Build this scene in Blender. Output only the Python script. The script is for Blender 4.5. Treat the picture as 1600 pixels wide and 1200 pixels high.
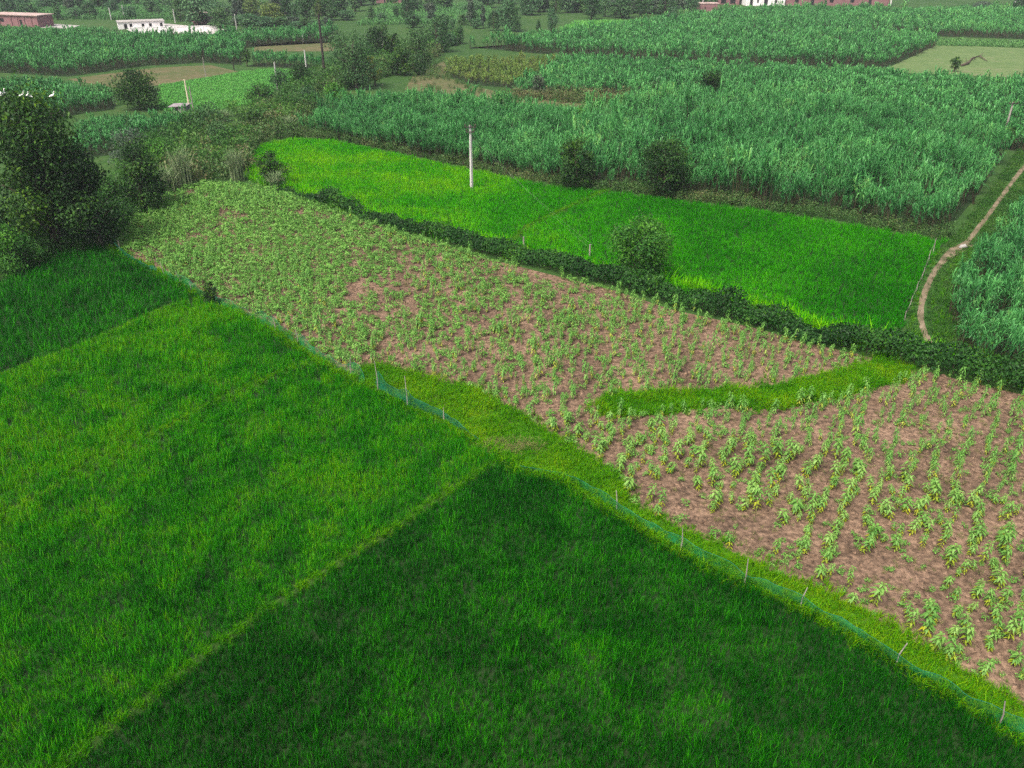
import bpy, math, random
import numpy as np
from mathutils import Vector

# ------------------------------------------------------------------ camera, sky, sun, exposure
R = math.radians
H, FPX, PITCH = 22.0, 1300.0, R(28.6)          # drone height (m), focal length in 1600-px units, downward pitch
scene = bpy.context.scene
for o in list(bpy.data.objects): bpy.data.objects.remove(o)
cam_data = bpy.data.cameras.new("camera")
cam = bpy.data.objects.new("camera", cam_data)
scene.collection.objects.link(cam)
cam.location = (0, 0, H)
cam.rotation_euler = (math.pi / 2 - PITCH, 0, 0)
cam_data.sensor_width = 36.0
cam_data.lens = 36.0 * FPX / 1600.0
cam_data.clip_start, cam_data.clip_end = 0.5, 5000
scene.camera = cam

SUN_EL, SUN_AZ = R(58), R(215)
world = bpy.data.worlds.new("World"); scene.world = world; world.use_nodes = True
wn = world.node_tree.nodes; wn.clear()
sky = wn.new("ShaderNodeTexSky"); sky.sky_type = 'NISHITA'; sky.sun_disc = False
sky.sun_elevation = SUN_EL; sky.sun_rotation = SUN_AZ
sky.air_density = .7; sky.dust_density = 8.0; sky.ozone_density = 1.0
bg = wn.new("ShaderNodeBackground"); bg.inputs[1].default_value = 0.10
wo = wn.new("ShaderNodeOutputWorld")
world.node_tree.links.new(sky.outputs[0], bg.inputs[0]); world.node_tree.links.new(bg.outputs[0], wo.inputs[0])

sd = bpy.data.lights.new("sun", 'SUN'); sd.energy = 1.5; sd.angle = R(12); sd.color = (1.0, 0.96, 0.90)
sun = bpy.data.objects.new("sun", sd); scene.collection.objects.link(sun)
sdir = Vector((math.sin(SUN_AZ) * math.cos(SUN_EL), math.cos(SUN_AZ) * math.cos(SUN_EL), math.sin(SUN_EL)))
sun.rotation_euler = sdir.to_track_quat('Z', 'Y').to_euler()
sun.location = (0, 0, 60)

vs = scene.view_settings
scene.display_settings.display_device = 'sRGB'
vs.view_transform = 'Standard'; vs.look = 'None'; vs.exposure = 1.25; vs.gamma = 1.0; vs.use_curve_mapping = False
scene.render.engine = 'CYCLES'
cy = scene.cycles
cy.use_denoising = False                        # keep the grain and the leaf detail
cy.max_bounces = 6; cy.diffuse_bounces = 3; cy.glossy_bounces = 2; cy.transmission_bounces = 4
cy.transparent_max_bounces = 10; cy.volume_bounces = 1

# ------------------------------------------------------------------ helpers
C = scene.collection
rng = np.random.default_rng(7)
SP, CP = math.sin(PITCH), math.cos(PITCH)

def ray(px, py):
    x = (px - 800) / FPX; y = (600 - py) / FPX
    return np.array([x, CP + y * SP, -SP + y * CP])
def G(px, py, z=0.0):
    d = ray(px, py); t = (z - H) / d[2]
    return np.array([d[0] * t, d[1] * t, z])
def height_at(base, ytop, px=None):
    """height of a vertical object standing at world point base whose top reaches picture row ytop"""
    d = ray(px if px is not None else 800, ytop)
    return H + d[2] / d[1] * base[1]
def depth(p): return p[1] * CP + (H - p[2]) * SP
def m_per_px(p): return depth(p) / FPX
def poly_px(pts): return np.array([G(*p)[:2] for p in pts])

def in_poly(P, poly):
    x, y = P[:, 0], P[:, 1]; n = len(poly); r = np.zeros(len(P), bool); j = n - 1
    for i in range(n):
        xi, yi = poly[i]; xj, yj = poly[j]
        with np.errstate(divide='ignore', invalid='ignore'):
            c = ((yi > y) != (yj > y)) & (x < (xj - xi) * (y - yi) / (yj - yi) + xi)
        r ^= c; j = i
    return r
def line_dist(P, line):
    best = np.full(len(P), 1e9)
    for a, b in zip(line[:-1], line[1:]):
        ab = b - a; L = ab @ ab + 1e-9
        t = np.clip(((P - a) @ ab) / L, 0, 1)
        best = np.minimum(best, np.linalg.norm(P - a - t[:, None] * ab, axis=1))
    return best
_perm = np.random.default_rng(99).random((256, 256))
def noise2(P, scale, off=0.0):
    q = P / scale + off; i = np.floor(q).astype(int); f = q - i; f = f * f * (3 - 2 * f)
    a = lambda dx, dy: _perm[(i[:, 0] + dx) % 256, (i[:, 1] + dy) % 256]
    return (a(0, 0) * (1 - f[:, 0]) + a(1, 0) * f[:, 0]) * (1 - f[:, 1]) + (a(0, 1) * (1 - f[:, 0]) + a(1, 1) * f[:, 0]) * f[:, 1]
def fbm(P, scale, off=0.0):
    return (noise2(P, scale, off) * .55 + noise2(P, scale * .45, off + 7.3) * .3 + noise2(P, scale * .2, off + 3.1) * .15)
def grid_points(poly, spacing, jitter=.45, ang=0.0, sy=None):
    sy = sy or spacing
    c, s = math.cos(ang), math.sin(ang); rot = np.array([[c, -s], [s, c]])
    q = poly @ rot; lo, hi = q.min(0), q.max(0)
    xs = np.arange(lo[0], hi[0], spacing); ys = np.arange(lo[1], hi[1], sy)
    g = np.stack(np.meshgrid(xs, ys), -1).reshape(-1, 2)
    g = g + (rng.random(g.shape) - .5) * 2 * jitter * np.array([spacing, sy])
    g = g @ rot.T
    return g[in_poly(g, poly)]
def seen(P, m=1.12, z=0.0):
    """the points a camera standing within a few steps of the photograph's could see"""
    dx, dy, dz = P[:, 0], P[:, 1], z - H
    dep = dy * CP - dz * SP
    u = dx / dep * FPX / 800
    v = -(dy * SP + dz * CP) / dep * FPX / 600
    return (dep > 1) & (np.abs(u) < m) & (v < m + .05)

# ---- materials
def new_mat(name):
    m = bpy.data.materials.new(name); m.use_nodes = True
    nt = m.node_tree; nt.nodes.clear()
    return m, nt, nt.nodes.new, nt.links.new
def leaf_mat(name, stops, gn=False, trans=.30, rough=.55, spec=.25, wg=.45, wi=.55):
    """leaf colour: a ramp read by the tint of the leaf and, for scattered plants, of the plant"""
    m, nt, N, L = new_mat(name)
    a = N("ShaderNodeAttribute"); a.attribute_name = "tint"
    f = N("ShaderNodeMath"); f.operation = 'MULTIPLY'; f.inputs[1].default_value = wg
    L(a.outputs['Fac'], f.inputs[0])
    g = N("ShaderNodeMath"); g.operation = 'MULTIPLY_ADD'; g.inputs[1].default_value = wi
    if gn:
        b = N("ShaderNodeAttribute"); b.attribute_type = 'INSTANCER'; b.attribute_name = "itint"
        L(b.outputs['Fac'], g.inputs[0])
    else:
        b = N("ShaderNodeObjectInfo"); L(b.outputs['Random'], g.inputs[0])
    L(f.outputs[0], g.inputs[2])
    r = N("ShaderNodeValToRGB"); el = r.color_ramp.elements
    for k, (p, c) in enumerate(stops):
        e = el[k] if k < 2 else el.new(p)
        e.position = p; e.color = (*c, 1)
    L(g.outputs[0], r.inputs[0])
    p = N("ShaderNodeBsdfPrincipled"); p.inputs['Roughness'].default_value = rough
    p.inputs['Specular IOR Level'].default_value = spec
    t = N("ShaderNodeBsdfTranslucent"); mx = N("ShaderNodeMixShader"); mx.inputs[0].default_value = trans
    L(r.outputs[0], p.inputs['Base Color']); L(r.outputs[0], t.inputs[0])
    L(p.outputs[0], mx.inputs[1]); L(t.outputs[0], mx.inputs[2])
    o = N("ShaderNodeOutputMaterial"); L(mx.outputs[0], o.inputs[0])
    return m
def noise_mat(name, stops, scale=1.0, rough=.9, bump=0.0, detail=8, stretch=(1, 1, 1), bscale=None, coord='Object', second=None):
    m, nt, N, L = new_mat(name)
    tc = N("ShaderNodeTexCoord"); mp = N("ShaderNodeMapping"); mp.inputs['Scale'].default_value = stretch
    L(tc.outputs[coord], mp.inputs[0])
    n = N("ShaderNodeTexNoise"); n.inputs['Scale'].default_value = scale; n.inputs['Detail'].default_value = detail
    n.inputs['Roughness'].default_value = .62
    L(mp.outputs[0], n.inputs[0])
    fac = n.outputs[0]
    if second:
        n2 = N("ShaderNodeTexNoise"); n2.inputs['Scale'].default_value = second; n2.inputs['Detail'].default_value = 5
        L(mp.outputs[0], n2.inputs[0])
        ad = N("ShaderNodeMath"); ad.operation = 'MULTIPLY_ADD'; ad.inputs[1].default_value = .5
        hf = N("ShaderNodeMath"); hf.operation = 'MULTIPLY'; hf.inputs[1].default_value = .5
        L(n2.outputs[0], hf.inputs[0]); L(fac, ad.inputs[0]); L(hf.outputs[0], ad.inputs[2]); fac = ad.outputs[0]
    r = N("ShaderNodeValToRGB"); el = r.color_ramp.elements
    for k, (p, c) in enumerate(stops):
        e = el[k] if k < 2 else el.new(p)
        e.position = p; e.color = (*c, 1)
    L(fac, r.inputs[0])
    p = N("ShaderNodeBsdfPrincipled"); p.inputs['Roughness'].default_value = rough; p.inputs['Specular IOR Level'].default_value = .2
    L(r.outputs[0], p.inputs['Base Color'])
    if bump:
        nb = N("ShaderNodeTexNoise"); nb.inputs['Scale'].default_value = bscale or scale * 6; nb.inputs['Detail'].default_value = 6
        L(mp.outputs[0], nb.inputs[0])
        b = N("ShaderNodeBump"); b.inputs['Strength'].default_value = 1.0; b.inputs['Distance'].default_value = bump
        L(nb.outputs[0], b.inputs['Height']); L(b.outputs[0], p.inputs['Normal'])
    o = N("ShaderNodeOutputMaterial"); L(p.outputs[0], o.inputs[0])
    return m

# ---- mesh makers
class MB:
    def __init__(s): s.v = []; s.f = []; s.t = []; s.n = 0
    def add(s, V, F, tint=0.5):
        V = np.asarray(V, float); s.v.append(V)
        s.f += [tuple(int(i) + s.n for i in q) for q in F]
        t = np.full(len(V), tint) if np.isscalar(tint) else np.asarray(tint, float)
        s.t.append(t); s.n += len(V); return s
    def box(s, lo, hi, tint=.5):
        x0, y0, z0 = lo; x1, y1, z1 = hi
        V = [(x0, y0, z0), (x1, y0, z0), (x1, y1, z0), (x0, y1, z0), (x0, y0, z1), (x1, y0, z1), (x1, y1, z1), (x0, y1, z1)]
        return s.add(V, [(0, 3, 2, 1), (4, 5, 6, 7), (0, 1, 5, 4), (1, 2, 6, 5), (2, 3, 7, 6), (3, 0, 4, 7)], tint)
    def tube(s, pts, rad, sides=6, tint=.5, cap=True):
        pts = np.asarray(pts, float); n = len(pts); rad = np.broadcast_to(rad, (n,))
        V = []
        for i in range(n):
            d = pts[min(i + 1, n - 1)] - pts[max(i - 1, 0)]; d = d / (np.linalg.norm(d) + 1e-9)
            a = np.cross(d, [0, 0, 1.0]) if abs(d[2]) < .95 else np.cross(d, [1.0, 0, 0]); a /= np.linalg.norm(a); b = np.cross(d, a)
            for k in range(sides):
                w = 2 * math.pi * k / sides
                V.append(pts[i] + rad[i] * (math.cos(w) * a + math.sin(w) * b))
        F = [(i * sides + k, i * sides + (k + 1) % sides, (i + 1) * sides + (k + 1) % sides, (i + 1) * sides + k) for i in range(n - 1) for k in range(sides)]
        if cap: F += [tuple(range(sides))[::-1], tuple((n - 1) * sides + k for k in range(sides))]
        return s.add(V, F, tint)
    def mesh(s, name, mat, smooth=False):
        me = bpy.data.meshes.new(name)
        V = np.concatenate(s.v) if s.v else np.zeros((0, 3))
        me.from_pydata(V.tolist(), [], s.f)
        at = me.attributes.new("tint", 'FLOAT', 'POINT'); at.data.foreach_set("value", np.concatenate(s.t).astype(np.float32))
        me.materials.append(mat)
        if smooth: me.polygons.foreach_set("use_smooth", [True] * len(me.polygons))
        me.update(); return me
    def build(s, name, mat, parent=None, smooth=False, **tags):
        return link(name, s.mesh(name, mat, smooth), parent, **tags)
def link(name, me, parent=None, loc=None, **tags):
    o = bpy.data.objects.new(name, me); C.objects.link(o)
    if parent: o.parent = parent
    if loc is not None: o.location = loc
    for k, v in tags.items():
        if v is not None: o[k] = v
    return o
def empty(name, loc, label, category, group=None, rz=0.0):
    o = link(name, None, loc=loc, label=label, category=category, group=group)
    o.rotation_euler = (0, 0, rz); o.empty_display_size = .2
    return o
def leaves(mb, cen, nrm, length, width, r=rng, tint=None, droop=.25):
    """one folded diamond leaf (two triangles) for each centre"""
    n = len(cen)
    t = r.normal(size=(n, 3)); t -= (t * nrm).sum(1)[:, None] * nrm; t /= np.linalg.norm(t, axis=1)[:, None] + 1e-9
    b = np.cross(nrm, t)
    L = (length * (.65 + .7 * r.random(n)))[:, None]; W = (width * (.65 + .7 * r.random(n)))[:, None]
    dn = np.array([0, 0, -1.0])
    V = np.stack([cen - t * L * .5, cen + b * W * .5 + nrm * W * .12, cen + t * L * .5 + dn * L * droop, cen - b * W * .5 + nrm * W * .12], 1).reshape(-1, 3)
    F = np.arange(n * 4).reshape(-1, 4)
    tt = r.random(n) if tint is None else tint
    mb.add(V, F, np.repeat(tt, 4))
def blades(mb, n, h, spread, w, r, base=.06, droop=.15, segs=3, z0=0.0, tint=(0, 1), power=1.7, hvar=.35):
    for _ in range(n):
        az = r.random() * 2 * math.pi; d = np.array([math.cos(az), math.sin(az), 0]); sd_ = np.array([-d[1], d[0], 0])
        tw = r.normal() * .6; sd_ = sd_ * math.cos(tw) + d * math.sin(tw)
        hh = h * (1 - hvar + 2 * hvar * r.random()); sp = spread * (.25 + .9 * r.random())
        b = np.array([r.normal() * base, r.normal() * base, z0])
        V = []
        for k in range(segs + 1):
            s_ = k / segs; ww = w * (1 - s_ ** 2.2) * (.7 if k == 0 else 1) * .5
            p = b + d * sp * h * s_ ** power + np.array([0, 0, hh * (s_ - droop * s_ ** 2.6)])
            if k < segs: V += [p - sd_ * ww, p + sd_ * ww]
            else: V.append(p)
        F = [(2 * k, 2 * k + 1, 2 * k + 3, 2 * k + 2) for k in range(segs - 1)] + [(2 * segs - 2, 2 * segs - 1, 2 * segs)]
        mb.add(V, F, tint[0] + (tint[1] - tint[0]) * r.random())

# ---- scattering: one point mesh with geometry nodes, plants without a scene object of their own
_groups = {}
def scatter_group(protos):
    key = tuple(p.name for p in protos)
    if key in _groups: return _groups[key]
    ng = bpy.data.node_groups.new("scatter_" + key[0], 'GeometryNodeTree')
    ng.interface.new_socket("Geometry", in_out='INPUT', socket_type='NodeSocketGeometry')
    ng.interface.new_socket("Geometry", in_out='OUTPUT', socket_type='NodeSocketGeometry')
    N, L = ng.nodes.new, ng.links.new
    gi, go, jn = N('NodeGroupInput'), N('NodeGroupOutput'), N('GeometryNodeJoinGeometry')
    def attr(nm, ty):
        a = N('GeometryNodeInputNamedAttribute'); a.data_type = ty; a.inputs['Name'].default_value = nm
        return a.outputs[0]
    rt = N('FunctionNodeEulerToRotation'); L(attr('rot', 'FLOAT_VECTOR'), rt.inputs[0])
    sc, va = attr('scl', 'FLOAT_VECTOR'), attr('var', 'INT')
    for k, p in enumerate(protos):
        oi = N('GeometryNodeObjectInfo'); oi.inputs['Object'].default_value = p
        cp = N('FunctionNodeCompare'); cp.data_type = 'INT'; cp.operation = 'EQUAL'
        ip = [i for i in cp.inputs if i.type == 'INT']; L(va, ip[0]); ip[1].default_value = k
        ins = N('GeometryNodeInstanceOnPoints')
        L(gi.outputs[0], ins.inputs['Points']); L(cp.outputs[0], ins.inputs['Selection']); L(oi.outputs['Geometry'], ins.inputs['Instance'])
        L(rt.outputs[0], ins.inputs['Rotation']); L(sc, ins.inputs['Scale'])
        L(ins.outputs[0], jn.inputs[0])
    L(jn.outputs[0], go.inputs[0])
    _groups[key] = ng
    return ng
N_INST = 0
def scatter(name, P, protos, scl=1.0, tint=.5, lean=.06, z=0.0, parent=None, kind='stuff', label=None, category=None, svar=.18, yaw=None):
    global N_INST
    n = len(P); N_INST += n
    V = np.zeros((n, 3)); V[:, :2] = P[:, :2]; V[:, 2] = z if P.shape[1] == 2 else P[:, 2]
    me = bpy.data.meshes.new(name); me.vertices.add(n); me.vertices.foreach_set("co", V.astype(np.float32).ravel())
    rot = np.stack([rng.normal(size=n) * lean, rng.normal(size=n) * lean, rng.random(n) * 2 * math.pi if yaw is None else yaw], 1)
    s = np.broadcast_to(np.asarray(scl, float), (n,)) * (1 + rng.normal(size=n) * svar).clip(.5, 1.6)
    s3 = np.stack([s, s, s * (1 + rng.normal(size=n) * .08)], 1)
    for nm, ty, d in (('rot', 'FLOAT_VECTOR', rot), ('scl', 'FLOAT_VECTOR', s3)):
        a = me.attributes.new(nm, ty, 'POINT'); a.data.foreach_set("vector", d.astype(np.float32).ravel())
    a = me.attributes.new('var', 'INT', 'POINT'); a.data.foreach_set("value", rng.integers(0, len(protos), n).astype(np.int32))
    a = me.attributes.new('itint', 'FLOAT', 'POINT'); a.data.foreach_set("value", np.broadcast_to(np.asarray(tint, float), (n,)).clip(0, 1).astype(np.float32))
    o = link(name, me, parent, kind=kind, label=label, category=category)
    md = o.modifiers.new("scatter", 'NODES'); md.node_group = scatter_group(protos)
    return o
def proto(name, mb, mat, mats=None):
    me = mb.mesh(name, mat)
    return bpy.data.objects.new("plant_shape_" + name, me)      # not linked: only the scatter uses it

# ------------------------------------------------------------------ materials
M = {}
M['ground'] = noise_mat("meadow_ground", [(.30, (.014, .045, .008)), (.52, (.028, .075, .012)), (.72, (.06, .085, .022))], .06, bump=.05, bscale=1.5, second=.9)
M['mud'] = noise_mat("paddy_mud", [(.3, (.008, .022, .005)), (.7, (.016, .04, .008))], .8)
M['soil'] = noise_mat("tilled_soil", [(.36, (.036, .025, .016)), (.48, (.122, .080, .052)), (.62, (.245, .162, .108))], .35, bump=.22, bscale=3.0, second=4.2)
M['dry'] = noise_mat("dry_fallow_soil", [(.3, (.035, .075, .014)), (.5, (.08, .085, .032)), (.68, (.14, .10, .06))], .12, second=.8)
M['pale_field'] = noise_mat("mown_field", [(.3, (.055, .11, .03)), (.55, (.10, .15, .05)), (.75, (.17, .145, .10))], .08, second=.6)
M['path'] = noise_mat("dirt_path", [(.3, (.06, .065, .03)), (.5, (.16, .125, .08)), (.75, (.25, .20, .14))], .8, bump=.03, bscale=7)
M['verge'] = noise_mat("short_verge_grass", [(.3, (.012, .05, .008)), (.55, (.03, .085, .014)), (.75, (.09, .085, .038))], .5, bump=.04, bscale=6, second=2.5)
M['turf'] = noise_mat("lush_turf", [(.3, (.018, .085, .002)), (.6, (.05, .15, .003)), (.8, (.10, .17, .01))], 1.2, second=5)
M['bund'] = noise_mat("earth_bund", [(.3, (.012, .04, .004)), (.6, (.03, .07, .008)), (.8, (.075, .07, .025))], 1.5, bump=.04)
M['yard'] = noise_mat("pale_yard", [(.3, (.24, .23, .21)), (.7, (.40, .38, .36))], .1)
M['bark'] = noise_mat("bark", [(.3, (.045, .035, .025)), (.7, (.11, .085, .06))], 4, bump=.02, stretch=(1, 1, .2))
M['concrete'] = noise_mat("pole_concrete", [(.3, (.42, .40, .38)), (.7, (.60, .58, .55))], 1.2, bump=.004, stretch=(1, 1, .3))
M['wood'] = noise_mat("weathered_stake", [(.3, (.17, .15, .13)), (.7, (.36, .33, .29))], 3, stretch=(1, 1, .2))
M['yellow_pole'] = noise_mat("yellowed_pole", [(.3, (.42, .38, .25)), (.7, (.60, .55, .40))], 1.2)
M['steel'] = noise_mat("rusty_dark_steel", [(.3, (.02, .018, .017)), (.7, (.06, .045, .04))], 3, rough=.6)
M['ceramic'] = noise_mat("insulator_ceramic", [(.3, (.05, .03, .025)), (.7, (.09, .05, .04))], 5, rough=.25)
M['wire'] = noise_mat("aluminium_wire", [(.3, (.20, .22, .17)), (.7, (.30, .33, .26))], 5, rough=.4)
M['brick'] = noise_mat("red_brick_wall", [(.3, (.17, .085, .09)), (.55, (.23, .12, .125)), (.75, (.29, .16, .16))], .7, stretch=(1, 1, 2), second=4)
M['slab'] = noise_mat("roof_slab", [(.3, (.30, .20, .18)), (.7, (.45, .36, .33))], .5)
M['white'] = noise_mat("white_plaster", [(.3, (.62, .60, .58)), (.7, (.80, .79, .78))], .5)
M['dark'] = noise_mat("dark_opening", [(.3, (.012, .012, .014)), (.7, (.025, .024, .025))], 1)
M['shed'] = noise_mat("old_grey_sheet", [(.3, (.16, .14, .15)), (.7, (.32, .29, .30))], 2)
M['feather'] = noise_mat("white_feather", [(.3, (.78, .78, .78)), (.7, (.86, .86, .85))], 8)
M['beak'] = noise_mat("yellow_beak", [(.3, (.55, .36, .05)), (.7, (.6, .42, .08))], 8)
def net_mat(name, c0, c1, lo, hi):
    m, nt, N, L = new_mat(name)
    tc = N("ShaderNodeTexCoord"); n = N("ShaderNodeTexNoise"); n.inputs['Scale'].default_value = 1.6; n.inputs['Detail'].default_value = 7
    L(tc.outputs['Object'], n.inputs[0])
    ra = N("ShaderNodeValToRGB"); e = ra.color_ramp.elements; e[0].position = .35; e[0].color = (*c0, 1); e[1].position = .7; e[1].color = (*c1, 1)
    L(n.outputs[0], ra.inputs[0])
    d = N("ShaderNodeBsdfDiffuse"); L(ra.outputs[0], d.inputs[0])
    t = N("ShaderNodeBsdfTransparent"); x = N("ShaderNodeMixShader")
    mr = N("ShaderNodeMapRange"); mr.inputs[1].default_value = .35; mr.inputs[2].default_value = .68; mr.inputs[3].default_value = lo; mr.inputs[4].default_value = hi
    L(n.outputs[0], mr.inputs[0]); L(mr.outputs[0], x.inputs[0]); L(t.outputs[0], x.inputs[1]); L(d.outputs[0], x.inputs[2])
    o = N("ShaderNodeOutputMaterial"); L(x.outputs[0], o.inputs[0]); return m
M['net_teal'] = net_mat("teal_shade_net", (.004, .085, .065), (.012, .17, .11), .25, .55)
M['net_green'] = net_mat("faded_green_net", (.004, .11, .035), (.015, .20, .075), .14, .50)

# plants: dark -> mid -> bright or yellowing leaf colours
M['rice'] = leaf_mat("rice_leaf", [(.05, (.0015, .042, .001)), (.34, (.006, .125, .0005)), (.62, (.032, .29, .0003)), (1, (.17, .34, .001))], True, trans=.25, spec=.08, wg=.42)
M['rice_bright'] = leaf_mat("young_rice_leaf", [(.05, (.008, .15, .0004)), (.45, (.04, .33, .0003)), (.9, (.21, .48, .0003))], True, trans=.35, spec=.03, wg=.22, wi=.68)
M['weed_grass'] = leaf_mat("lush_grass_blade", [(.05, (.02, .16, .001)), (.5, (.075, .27, .0008)), (1, (.22, .35, .002))], True, trans=.35, spec=.04)
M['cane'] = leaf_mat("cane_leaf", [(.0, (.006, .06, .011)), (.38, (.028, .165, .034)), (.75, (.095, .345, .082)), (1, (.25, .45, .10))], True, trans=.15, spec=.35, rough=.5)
M['cane_dry'] = leaf_mat("dry_cane_leaf", [(.0, (.08, .15, .03)), (.5, (.15, .26, .045)), (1, (.24, .22, .07))], True)
M['stalk'] = leaf_mat("cane_stalk", [(.0, (.025, .024, .012)), (.5, (.05, .044, .024)), (1, (.085, .07, .04))], True, trans=0)
M['weed'] = leaf_mat("rank_weed", [(.0, (.025, .09, .016)), (.45, (.06, .14, .03)), (.75, (.14, .145, .055)), (1, (.24, .18, .11))], True, trans=.2)
M['crop_gn'] = leaf_mat("crop_leaf", [(.0, (.045, .16, .022)), (.45, (.11, .29, .042)), (.85, (.21, .41, .08)), (1, (.35, .40, .035))], True, trans=.3)
M['crop'] = leaf_mat("crop_leaf_upper", [(.0, (.07, .21, .03)), (.5, (.15, .33, .055)), (1, (.26, .43, .10))], False, trans=.3)
M['crop_low'] = leaf_mat("crop_leaf_lower", [(.0, (.13, .24, .015)), (.5, (.26, .34, .012)), (1, (.45, .40, .012))], False, trans=.3)
M['stem'] = leaf_mat("crop_stem", [(.0, (.13, .17, .05)), (1, (.22, .22, .07))], False, trans=0)
M['tree_dark'] = leaf_mat("dark_tree_leaf", [(.0, (.005, .022, .006)), (.45, (.014, .056, .009)), (.72, (.042, .125, .012)), (1, (.15, .29, .008))], False, trans=.25, wg=.85, wi=.15)
M['tree_mid'] = leaf_mat("mid_tree_leaf", [(.0, (.02, .07, .022)), (.5, (.042, .12, .036)), (1, (.10, .20, .05))], False, trans=.25, wg=.6, wi=.4)
M['tree_grey'] = leaf_mat("grey_tree_leaf", [(.0, (.035, .065, .04)), (.5, (.06, .10, .06)), (1, (.11, .14, .08))], False, trans=.2, wg=.6, wi=.4)
M['tree_yellow'] = leaf_mat("yellow_tree_leaf", [(.0, (.09, .15, .02)), (.5, (.20, .25, .02)), (1, (.32, .32, .03))], False, trans=.3, wg=.7, wi=.3)
M['tree_hazed'] = leaf_mat('hazed_tree_leaf', [(.0, (.035, .10, .045)), (.5, (.065, .165, .065)), (1, (.12, .24, .085))], False, trans=.25, wg=.6, wi=.4)  # distance haze put into the leaf colour of far trees
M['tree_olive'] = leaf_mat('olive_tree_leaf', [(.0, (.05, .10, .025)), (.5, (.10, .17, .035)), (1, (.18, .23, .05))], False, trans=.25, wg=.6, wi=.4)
M['bush_bright'] = leaf_mat("fresh_bush_leaf", [(.0, (.012, .06, .010)), (.4, (.032, .14, .018)), (1, (.12, .34, .02))], False, trans=.35, wg=.8, wi=.2)
M['hedge'] = leaf_mat("hedge_leaf", [(.0, (.005, .030, .004)), (.5, (.014, .068, .009)), (.85, (.034, .13, .012)), (1, (.09, .23, .006))], False, trans=.25, wg=.9, wi=.1)
M['pampas'] = leaf_mat("reed_blade", [(.0, (.07, .14, .05)), (.5, (.17, .25, .11)), (1, (.38, .40, .25))], False, trans=.2, wg=.8, wi=.2)

# ------------------------------------------------------------------ ground and field sheets
def sheet(name, poly, z, mat, **tags):
    mb = MB(); mb.add(np.c_[poly, np.full(len(poly), z)], [tuple(range(len(poly)))])
    o = mb.build(name, mat, kind='structure', **tags)
    bm_fix(o); return o
def bm_fix(o):
    me = o.data
    if len(me.polygons) and me.polygons[0].normal.z < 0: me.flip_normals()
mb = MB(); mb.add([(-700, -150, 0), (700, -150, 0), (700, 1000, 0), (-700, 1000, 0)], [(0, 1, 2, 3)])
mb.build("ground", M['ground'], kind='structure')

CROP = [(180, 384), (215, 330), (310, 288), (420, 296), (500, 324), (640, 369), (760, 404), (880, 434), (960, 454), (1050, 484), (1160, 508), (1260, 534), (1330, 552), (1420, 572),
        (1500, 594), (1620, 622), (1900, 690), (2050, 1000), (2000, 1330), (1800, 1285), (1600, 1150), (1500, 1090), (1400, 1030), (1250, 945), (1063, 860), (960, 800), (880, 745),
        (790, 715), (750, 692), (637, 635), (560, 600), (500, 565), (430, 517), (325, 470), (255, 432)]
RICE = [(385, 252), (410, 227), (455, 219), (520, 221), (600, 238), (740, 268), (860, 293), (1000, 308), (1200, 333), (1380, 363), (1478, 380), (1455, 402), (1422, 480), (1405, 530),
        (1320, 540), (1240, 520), (1160, 492), (1080, 465), (960, 440), (840, 410), (740, 388), (640, 362), (560, 338), (450, 300), (395, 275)]
B1 = [(790, 716), (700, 770), (640, 814), (560, 864), (450, 934), (370, 989), (300, 1040), (160, 1154), (-200, 1430)]
B2 = [(493, 568), (420, 594), (340, 630), (240, 685), (120, 747), (0, 815), (-250, 955)]
B3 = [(322, 470), (270, 480), (150, 535), (0, 592), (-250, 685)]
BR = [(950, 298), (880, 330), (820, 358), (790, 392)]
P_FAR = [(-250, 485), (0, 446), (70, 408), (165, 390), (255, 434), (318, 468), (270, 478), (150, 532), (0, 590), (-250, 680)]
P_MID = [(-250, 690), (0, 595), (150, 537), (272, 482), (325, 474), (430, 522), (490, 566), (420, 592), (340, 628), (240, 683), (120, 745), (0, 813), (-250, 950)]
P_LOW = [(-250, 960), (0, 818), (120, 750), (240, 688), (345, 632), (425, 596), (495, 570), (560, 606), (637, 641), (750, 698), (785, 718), (700, 768), (640, 812), (560, 862), (450, 932),
         (370, 987), (300, 1037), (160, 1150), (-200, 1420)]
P_NEAR = [(792, 722), (815, 742), (880, 762), (960, 810), (1063, 870), (1160, 920), (1250, 955), (1400, 1040), (1500, 1100), (1620, 1172), (1800, 1292), (1850, 1430), (-200, 1440), (160, 1158),
          (305, 1043), (375, 993), (455, 938), (565, 868), (645, 818), (705, 775)]
crop, rice = poly_px(CROP), poly_px(RICE)
b1, b2, b3, br_ = (poly_px(b) for b in (B1, B2, B3, BR))
sheet("crop_soil", crop, .004, M['soil'])
for nm, pl in (("paddy_soil", P_FAR), ("paddy_soil", P_MID), ("paddy_soil", P_LOW), ("paddy_soil", P_NEAR)): sheet(nm, poly_px(pl), .004, M['mud'])
sheet("rice_field_soil", rice, .004, M['mud'])
sheet("fallow_field", poly_px([(105, 124), (240, 106), (330, 102), (372, 112), (245, 134), (180, 137)]), .02, M['dry'])
sheet("fallow_strip", poly_px([(395, 81), (400, 70), (470, 64), (525, 66), (522, 80)]), .02, M['dry'])
sheet("mown_field", poly_px([(1375, 112), (1465, 70), (1660, 78), (1660, 125)]), .02, M['pale_field'])
sheet("field_track", poly_px([(632, 140), (650, 112), (695, 95), (700, 122), (735, 134), (810, 150), (925, 164), (905, 174), (800, 158), (690, 146)]), .02, M['dry'])
sheet("bare_yard", poly_px([(62, 36), (125, 40), (110, 45), (62, 43)]), .02, M['yard'])
sheet("bare_yard", poly_px([(185, 40), (262, 37), (350, 46), (345, 53), (210, 52)]), .02, M['yard'])

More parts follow.
